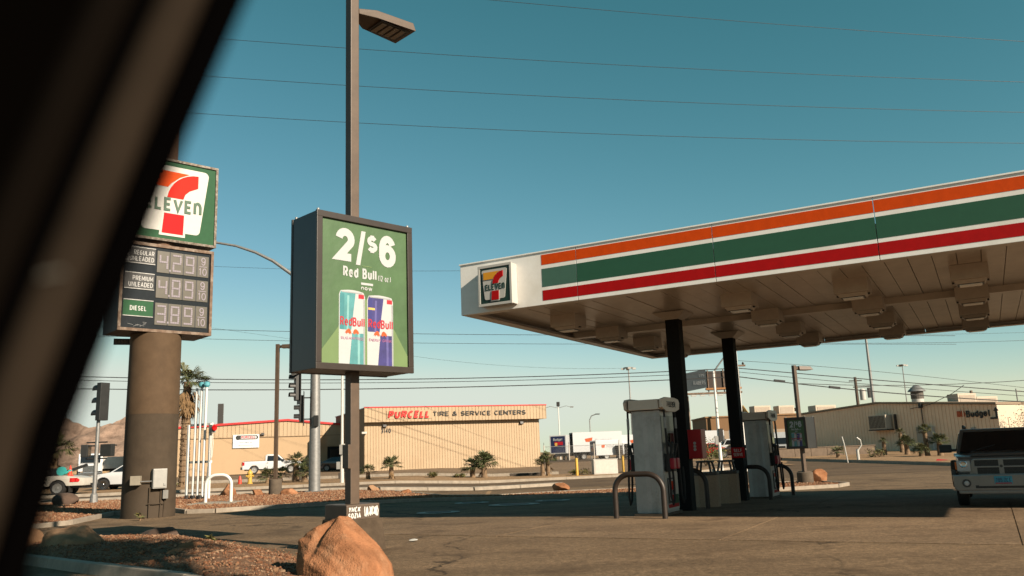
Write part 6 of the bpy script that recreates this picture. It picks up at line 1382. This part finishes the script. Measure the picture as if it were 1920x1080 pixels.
for i, (x, y, z, w, h, lab) in enumerate(((50.3,95,4.9,2.3,1.3,'pale rooftop cooler left of the arrow sign'),(52.8,95.5,4.8,2.6,1.0,'lower rooftop cooler above the arrow sign'),(36.98,128,5.6,2.6,1.55,'square rooftop unit on the left of the brown depot'),(40.6,128,5.6,2.5,1.45,'square rooftop unit on the right of the brown depot'),(36.6,101,4.95,2.6,0.8,'flat rooftop unit at the gable of the rental office'))):
    o = thing('rooftop_unit', lab, 'air conditioner', (x, y, z), R(10), 'rooftop units'); part('body', MB().box(-w/2,w/2,-0.9,0.9,-0.6,h), M('unit_beige', (0.55,0.45,0.35), 0.7, var=0.08), o, 0.03); part('grille', MB().box(-w/2+.2,w/2-.2,-0.93,-0.9,0.15,h-0.2), M('unit_grille', (0.4,0.33,0.26), 0.8), o)
    if i == 3: part('fan_drum', MB().lathe([(0.5,0),(0.5,0.5)], 14, 'Z', (1.9,0,0.6)), DARK, o)
for i, (x, y, z0, h, lab) in enumerate(((46.7,110,0,14.6,'tall pale steel pole rising behind the rental office'),(52.0,96,4.4,2.2,'short vent pipe above the Budget sign'),(29.5,124,0,6.8,'wooden post in front of the brown depot'))):
    o = tag(link('steel_pole', MB().lathe([(0.24,-0.3),(0.2,h*0.5),(0.15,h)], 12).mesh('steel_pole', (STEEL if i == 0 else (RUST if i == 1 else M('wood_post', (0.30,0.17,0.075), 0.9))), smooth=40)), lab.replace('Budget', 'rental office'), 'pole'); o.location = (x, y, z0)
# brown depot
dp = thing('brown_depot', 'low brown banded depot building behind the dispensers', 'building', (28.0, 125, gz(28, 125)), R(-2))
for z0, z1, c, nm in ((-0.3,2.0,(0.13,0.09,0.06),'lower_band'),(2.0,3.3,(0.36,0.27,0.19),'middle_band'),(3.3,5.3,(0.22,0.12,0.055),'upper_band')):
    part(nm, MB().box(0,22,0,12,z0,z1), M('depot_'+nm, c, 0.85, var=0.08), dp)
part('parapet', MB().box(-0.15,22.15,-0.15,12,5.3,5.5), M('depot_parapet', (0.30,0.17,0.08), 0.8), dp)
for k, xx in enumerate((6.0, 11.5, 14.0)): part('window', MB().box(xx,xx+1.6,-0.03,0.0,3.4,4.0) if k != 1 else MB().box(xx,xx+1.0,-0.03,0.0,1.2,3.2), GLASS, dp)
wl = thing('low_wall', 'low brown block wall before the rental truck', 'wall', (24.6, 80.5, gz(25, 80)), R(6))
for k in range(6): part('block_panel', MB().box(k*1.6,k*1.6+1.57,-0.15,0.15,-0.1,1.0), M('brown_block', (0.16,0.115,0.08), 0.9, var=0.2, scale=4), wl, 0.02)
part('coping', MB().box(-0.05,9.65,-0.2,0.2,1.0,1.08), M('brown_block', (0,0,0)), wl)
bw = thing('bent_rail', 'bent white rail post standing at the bank kerb', 'post', (26.0, 65.2, gz(26, 65)))
part('post', MB().tube([(0,0,-0.1),(0,0,0.9),(0.05,0,1.0)], 0.11, 10), SIGNW, bw); part('bent_pipe', MB().tube([(-0.7,0.3,-0.1),(-0.9,0.2,1.5),(-1.0,0.2,2.0)], 0.05, 8), SIGNW, bw); part('bent_pipe', MB().tube([(0.02,0,0.9),(0.35,0,1.3),(0.3,0,1.7),(0.05,0,1.9)], 0.05, 8), SIGNW, bw)
pc = tag(link('plastic_sheet', MB().add([(0,0,0.02),(0.7,-0.15,0.04),(1.0,0.1,0.03),(0.4,0.3,0.10),(0.15,0.15,0.12)], [(0,1,4),(1,2,4),(2,3,4),(3,0,4)]).mesh('plastic_sheet', PRED)), 'scrap of red plastic lying on the bank kerb', 'litter'); pc.location = (27.4, 56.0, gz(27.4, 56)+0.24)
# crumpled paper by the plinth
pp = tag(link('litter_scrap', rock_mesh('litter_scrap', SIGNW, (0.16,0.12,0.05), 9, 12, 0.2, 2)), 'crumpled pale litter on the asphalt right of the advert plinth', 'litter'); pp.location = (-1.95, 15.6, 0.03)

# ------------------------------------------------------------------ billboard, street lamps, utility poles
bb = thing('billboard', 'rusty two sided billboard with a grey poster seen between the canopy columns', 'billboard', (24.3, 120, gz(24, 120)))
part('post', MB().lathe([(0.42,-0.3),(0.36,8.3)], 14), RUST, bb, smooth=40)
part('poster_panel', MB().add([(-0.2,-0.5,8.9),(2.6,-2.2,9.3),(2.6,-2.2,11.9),(-0.2,-0.5,11.5),(-0.2,-0.3,8.9),(2.6,-2.0,9.3),(2.6,-2.0,11.9),(-0.2,-0.3,11.5)], [(0,1,2,3),(7,6,5,4),(0,4,5,1),(1,5,6,2),(2,6,7,3),(3,7,4,0)]), M('poster_grey', (0.13,0.15,0.16), 0.6, var=0.1), bb)
pr = math.atan2(-1.7, 2.8)
letters('lettering', 'RAIDERS', 1.75, 0.55, PWHITE, bb, (0.95, -1.22, 9.75), bold=0.03, depth=0.01, rz=pr); letters('lettering', 'LOS', 0.75, 0.4, PWHITE, bb, (1.72, -1.69, 10.9), bold=0.03, depth=0.01, rz=pr)
mb = MB(); rr = random.Random(5)
for k in range(9): a = rr.uniform(0,.55); b = rr.uniform(9.2,10.9); mb.add([(a,-0.53-a*0.607,b),(a+.22,-0.53-(a+.22)*0.607,b+rr.uniform(-.2,.2)),(a+.15,-0.53-(a+.15)*0.607,b+.55)], [(0,1,2)])
part('poster_print', mb, M('poster_pale', (0.45,0.46,0.47), 0.6), bb)
part('rear_panel', MB().box(2.6,7.4,-1.9,-1.75,8.9,11.6), M('billboard_back', (0.05,0.035,0.028), 0.8), bb)
for k in range(5): part('upright', MB().box(2.8+k*1.1,2.92+k*1.1,-2.1,-1.9,8.5,11.9), RUST, bb)
part('catwalk', MB().box(-0.3,7.4,-2.6,-1.8,8.35,8.6), RUST, bb); part('catwalk', MB().box(2.4,7.4,-2.5,-1.95,8.95,9.2), M('rust_orange', (0.34,0.16,0.06), 0.9, var=0.3), bb)
for k in range(6): part('flood_lamp', MB().box(0.2+k*1.25,0.9+k*1.25,-2.75,-2.45,8.1,8.25), SIGNW, bb)
wlm = thing('street_lamp', 'thin white street lamp with upswept arm between the two canopy columns', 'lamp', (14.25, 60, gz(14.25, 60)))
part('pole', MB().lathe([(0.14,-0.1),(0.10,3.5),(0.08,7.0)], 12), VW, wlm, smooth=40); part('arm', MB().tube([(0,0,6.9),(0.35,0,7.35),(0.85,0,7.95),(1.1,0,8.15)], 0.06, 8), STEEL, wlm); part('luminaire', MB().obox((1.35,0,8.2),(0.6,0.24,0.14)), STEEL, wlm, 0.03)
part('control_box', MB().box(-0.02,0.28,-0.2,0.0,2.0,2.9), DARK, wlm); part('control_box', MB().box(-0.3,-0.05,-0.15,0.05,1.8,2.4), GREYBOX, wlm)
dpz = thing('wire_pole', 'white utility pole with a yellow diamond warning sign beside the second column', 'pole', (15.15, 57, gz(15.15, 57)))
part('pole', MB().lathe([(0.15,-0.1),(0.12,4.0),(0.10,9.2)], 12), VW, dpz, smooth=40); part('warning_sign', MB().obox((0.2,0.0,3.85),(0.04,0.75,0.75),R(20),R(45)), M('sign_yellow_back', (0.40,0.24,0.06), 0.6), dpz)
part('crossarm', MB().box(-0.6,0.6,-0.06,0.06,7.0,7.12), RUST, dpz)
for k in range(3): part('insulator', MB().lathe([(0.05,7.12),(0.09,7.2),(0.04,7.3)], 8, 'Z', (-0.45+0.45*k,0,0)), DARK, dpz)
upo = thing('utility_pole', 'wooden utility pole with a grey transformer behind the rental office', 'pole', (48.7, 120, 0.2))
part('pole', MB().lathe([(0.26,-0.3),(0.2,10.2)], 10), M('wood_dark', (0.10,0.07,0.05), 0.9, var=0.3), upo, smooth=40); part('transformer', MB().lathe([(0.4,6.9),(0.4,8.3),(0.2,8.5)], 14, 'Z', (0.75,-0.2,0)), SIGNW, upo, smooth=40); part('cutout_box', MB().box(1.6,2.3,-0.4,0.2,7.2,8.6), DARK, upo); part('crossarm', MB().box(-0.4,2.2,-0.1,0.1,8.7,8.85), DARK, upo); part('crossarm', MB().box(-0.9,0.9,-0.1,0.1,9.6,9.75), DARK, upo)
for i, (x, y, h, r, lab) in enumerate(((92.8,200,18.6,0.13,'distant floodlight mast above the rental office roof'),(20.4,150,15.6,0.13,'distant floodlight mast above the nearest dispenser'),(62.5,105,6.9,0.09,'thin aerial mast over the office end wall'))):
    o = thing('light_mast', lab, 'mast', (x, y, 0.2), 0, 'distant masts'); part('pole', MB().cyl((0,0,-0.2),(0,0,h),r*1.3,r*0.8,8), STEEL, o)
    if i < 2:
        part('lamp_ring', MB().lathe([(0.5,h-0.1),(0.9,h-0.05),(0.9,h+0.1),(0.5,h+0.1)], 10), STEEL, o)
        for k in range(4): part('floodlight', MB().obox((1.0*math.cos(k*1.57),1.0*math.sin(k*1.57),h-0.15),(0.6,0.5,0.3),k*1.57), SIGNW, o)
    else: part('aerial', MB().box(-0.6,0.6,-0.03,0.03,h-0.3,h-0.24), STEEL, o)
pq = thing('yard_light_pole', 'slim white yard light pole with two bracket lamps right of the tyre shop', 'lamp', (6.45, 130, 0.2)); part('pole', MB().cyl((0,0,-0.2),(0,0,8.6),0.11,0.07,8), VW, pq)
for s in (-1, 1): part('bracket', MB().tube([(0,0,7.9),(s*1.2,0,8.2),(s*2.0,0,8.0)], 0.04, 6), STEEL, pq); part('lamp', MB().obox((s*2.1,0,8.0),(0.5,0.25,0.18)), STEEL, pq)
part('lamp_cluster', MB().obox((0,0,8.5),(0.5,0.4,0.7)), DARK, pq, 0.05)
pq = thing('yard_light_pole', 'short yard light pole with a curved arm above the rental trucks', 'lamp', (11.2, 130, 0.2)); part('pole', MB().tube([(0,0,-0.2),(0,0,5.9),(0.3,0,6.5),(1.1,0,6.8)], 0.08, 8), STEEL, pq); part('lamp', MB().obox((1.3,0,6.75),(0.6,0.3,0.15)), DARK, pq)

# ------------------------------------------------------------------ overhead wires
WIRE = M('wire', (0.02,0.018,0.017), 0.6, var=0.1)
wires = [(50,[(-0.69,30.79),(15.97,28.57),(33.76,26.49)],0.016,'highest overhead wire, entering only the upper right sky'),(50,[(-18.71,28.75),(-0.82,26.70),(33.32,23.68)],0.016,'second overhead wire from the top, passing just under the lamp head'),
 (50,[(-19.66,26.17),(8.65,23.36),(32.99,21.62)],0.016,'third overhead wire from the top of the sky'),(50,[(-19.91,23.60),(1.73,21.54),(32.67,19.55)],0.016,'fourth overhead wire, lowest of the high sloping ones'),
 (75,[(-27.32,19.46),(-20.39,18.94),(-4.86,18.19)],0.014,'thin wire crossing level with the curved lamp arm'),(75,[(-27.62,13.58),(-9.13,12.49),(5.41,11.83)],0.022,'upper wire of the pair crossing below the advert text'),(75,[(-27.59,12.70),(-9.14,11.65),(6.81,10.95)],0.018,'lower wire of the pair crossing below the advert text'),(80,[(-9.77,11.04),(-0.80,9.77),(10.98,9.12)],0.010,'faint sagging wire right of the advert box bottom'),
 (57,[(-30.06,7.77),(-7.53,6.74),(15.21,6.65)],0.03,'top wire of the three level with the advert box foot'),(57,[(-30.04,7.52),(-7.53,6.52),(15.19,6.39)],0.02,'middle wire of the three level with the advert box foot'),(57,[(-30.00,6.93),(-7.54,6.12),(15.16,6.07)],0.032,'lowest wire of the three level with the advert box foot'),
 (57,[(15.26,7.16),(19.49,6.71),(30.06,5.29)],0.014,'top wire sloping down right from the white utility pole'),(57,[(15.21,6.65),(24.46,5.50),(34.45,4.33)],0.03,'second wire sloping down right from the white utility pole'),(57,[(15.19,6.39),(24.42,5.17),(34.41,4.04)],0.018,'third wire sloping down right from the white utility pole'),(57,[(15.16,6.07),(24.36,4.71),(34.35,3.65)],0.034,'lowest wire sloping down right from the white utility pole'),
 (65,[(22.08,5.99),(30.31,5.55),(39.42,5.58)],0.024,'wire sagging level above the office roof'),(75,[(27.78,10.25),(37.87,9.91),(46.05,9.80)],0.016,'lower wire under the canopy rear edge at right'),(75,[(32.67,10.79),(39.42,10.63),(46.17,10.52)],0.012,'upper wire under the canopy rear edge at right')]
for (Y, P, r, lab) in wires:
    (x0, z0), (x1, z1), (x2, z2) = P
    A_ = np.linalg.solve(np.array([[x0*x0,x0,1],[x1*x1,x1,1],[x2*x2,x2,1]]), np.array([z0,z1,z2]))
    lo_, hi_ = (x0-60 if x0 < 5 else x0, x2+60 if x2 > 20 else x2)
    if 'three level' in lab: hi_ = x2; lo_ = x0-20
    if 'advert text' in lab or 'curved lamp' in lab: hi_ = 40
    xs_ = np.linspace(lo_, hi_, 40); zz = A_[0]*xs_**2+A_[1]*xs_+A_[2]
    zz = np.where(xs_ < x0, z0+(2*A_[0]*x0+A_[1])*(xs_-x0), zz); zz = np.where(xs_ > x2, z2+(2*A_[0]*x2+A_[1])*(xs_-x2), zz)
    o = link('overhead_wire', MB().tube([(float(a), Y+0.004*float(a), float(b)) for a, b in zip(xs_, zz)], r, 5).mesh('overhead_wire', WIRE)); tag(o, lab, 'wire', 'overhead wires')
for xx, zz in ((18.0, 5.66), (21.7, 5.08)):
    o = tag(link('splice_box', MB().obox((0,0,0),(0.75,0.16,0.16),0,0,R(8)).mesh('splice_box', BLACK, 0.02)), 'black splice case hung on the lowest wire, %s one' % ('first' if xx < 20 else 'second'), 'splice case'); o.location = (xx, 57.07, zz)
sw_ = tag(link('service_wire', MB().tube([(43.0,80.5,6.3),(42.5,82,5.6),(41.5,84.5,4.75),(40.9,87.6,4.5)], 0.03, 5).mesh('service_wire', WIRE)), 'curved service drop wire to the office wall mast', 'wire')

# ------------------------------------------------------------------ unseen tree added to shade the dirt island
sh_t = thing('shade_tree', 'leafy desert tree outside the picture, added to shade the dirt island', 'tree', (4.5, 3.25, 0))
part('trunk', MB().tube([(0,0,-0.1),(0.05,0,2.5),(-0.05,0.1,5.2),(0.0,0.1,7.2)], 0.16, 10, rs=[0.2,0.16,0.13,0.09]), PTRUNK, sh_t)
mb = MB(); rr = random.Random(11)
cl = [(rr.gauss(0,.65), rr.gauss(0,.65), 8.5+rr.gauss(0,.55)) for _ in range(26)]
for c0 in cl[:10]: part('limb', MB().tube([(0,0.1,6.2),(c0[0]*.5,c0[1]*.5,7.3),c0], 0.04, 6, rs=[0.07,0.05,0.02]), PTRUNK, sh_t)
for k in range(6500):
    c = Vector(rr.choice(cl))+Vector((rr.gauss(0,.34), rr.gauss(0,.34), rr.gauss(0,.30))); a, b = rr.uniform(0,6.28), rr.uniform(-1,1)
    d = Vector((math.cos(a), math.sin(a), b)).normalized()*rr.uniform(.08,.15); s = d.cross(Vector((rr.uniform(-1,1),rr.uniform(-1,1),1))).normalized()*rr.uniform(.04,.07); mb.add([c-d, c+s, c+d, c-s], [(0,1,2,3)])
part('crown', mb, BUSH1, sh_t)

# ------------------------------------------------------------------ car window pillar round the viewer
PILM = M('pillar_trim', (0.022,0.0155,0.0105), 0.75, var=0.25, scale=9, spec=0.03); PILD = M('pillar_dark', (0.0012,0.0009,0.0007), 0.85, spec=0.0); SEAL = M('seal_rubber', (0.0012,0.001,0.001), 0.9, spec=0.0)  # near-black tones stand in for the shade inside a car
cp = thing('car_window_pillar', 'blurred dark car window pillar with rubber seals at the picture edge', 'car', (0, 0, 0))
axis = [Vector(p) for p in ((-0.06,0.46,2.02),(-0.118,0.458,1.88),(-0.158,0.455,1.775),(-0.188,0.452,1.69),(-0.218,0.45,1.60),(-0.243,0.448,1.52),(-0.258,0.446,1.45),(-0.264,0.446,1.38),(-0.266,0.446,1.15),(-0.266,0.446,0.7))]
def sweep(prof, name, mat):
    """cross-section (offset to the left of the edge, depth) swept along the pillar"""
    vs = []; n_ = len(prof); N = len(axis)
    for i, p in enumerate(axis):
        d = (axis[min(i+1, N-1)]-axis[max(i-1, 0)]).normalized(); left = d.cross(Vector((0,1,0))).normalized()
        if left.x > 0: left = -left
        for a, b in prof: vs.append(p+left*a+Vector((0,b,0)))
    fs = [(i*n_+k, i*n_+(k+1) % n_, (i+1)*n_+(k+1) % n_, (i+1)*n_+k) for i in range(N-1) for k in range(n_)]
    fs += [tuple(range(n_)), tuple(range((N-1)*n_, N*n_))]
    part(name, MB().add(vs, fs), mat, cp, smooth=50)
circ = lambda c, d, r, n_=12: [(c+r*math.cos(2*math.pi*k/n_), d+r*math.sin(2*math.pi*k/n_)) for k in range(n_)]
sweep(circ(0.006, 0.0, 0.0105), 'window_seal', SEAL)
sweep([(0.012,0.01),(0.016,-0.008),(0.024,-0.016),(0.034,-0.016),(0.042,-0.008),(0.044,0.02)], 'outer_trim', PILM)
sweep(circ(0.050, 0.004, 0.009), 'inner_seal', SEAL)
sweep([(0.056,0.02),(0.060,-0.004),(0.068,-0.014),(0.078,-0.012),(0.086,0.0),(0.088,0.03)], 'inner_trim', M('pillar_trim_shaded', (0.004,0.0027,0.0018), 0.8, spec=0.02))  # dimmer copy of the trim, its shade put into the colour
sweep([(0.082,0.03),(0.090,0.002),(0.16,-0.02),(0.55,-0.05),(0.56,0.06)], 'pillar_cover', PILD)
part('door_panel', MB().box(-0.95,-0.20,0.43,0.52,0.35,1.08), PILD, cp, 0.02)
part('roof_rail', MB().tube([(-0.9,0.46,2.02),(0.6,0.46,2.02)], 0.04, 10), PILD, cp)
part('trim_glint', MB().obox((-0.246,0.434,1.603),(0.012,0.004,0.0022),0,0,R(-10)), M('glint_tone', (0.12,0.11,0.09), 0.5), cp, 0.001)  # small pale bar added as a painted glint on the pillar

# ------------------------------------------------------------------ keep the tree at three levels: thing > part > sub-part
bpy.context.view_layer.update()
def depth(o):
    d = 1
    while o.parent: o = o.parent; d += 1
    return d
todo = [o for o in bpy.data.objects if depth(o) > 3]
wm = {o: o.matrix_world.copy() for o in todo}
for o in todo:
    p = o
    while depth(p) > 2: p = p.parent
    wm[o] = (p, p.matrix_world.inverted() @ wm[o])
for o, (p, ml) in wm.items():
    o.parent = p; o.matrix_parent_inverse = Matrix.Identity(4); o.matrix_basis = ml
bpy.context.view_layer.update()
for o in [o for o in bpy.data.objects if o.type == 'EMPTY' and o.parent and not o.children]: bpy.data.objects.remove(o)
for o in list(bpy.data.objects):
    if o.type == 'MESH' and len(o.data.vertices) == 0 and not o.children: bpy.data.objects.remove(o)
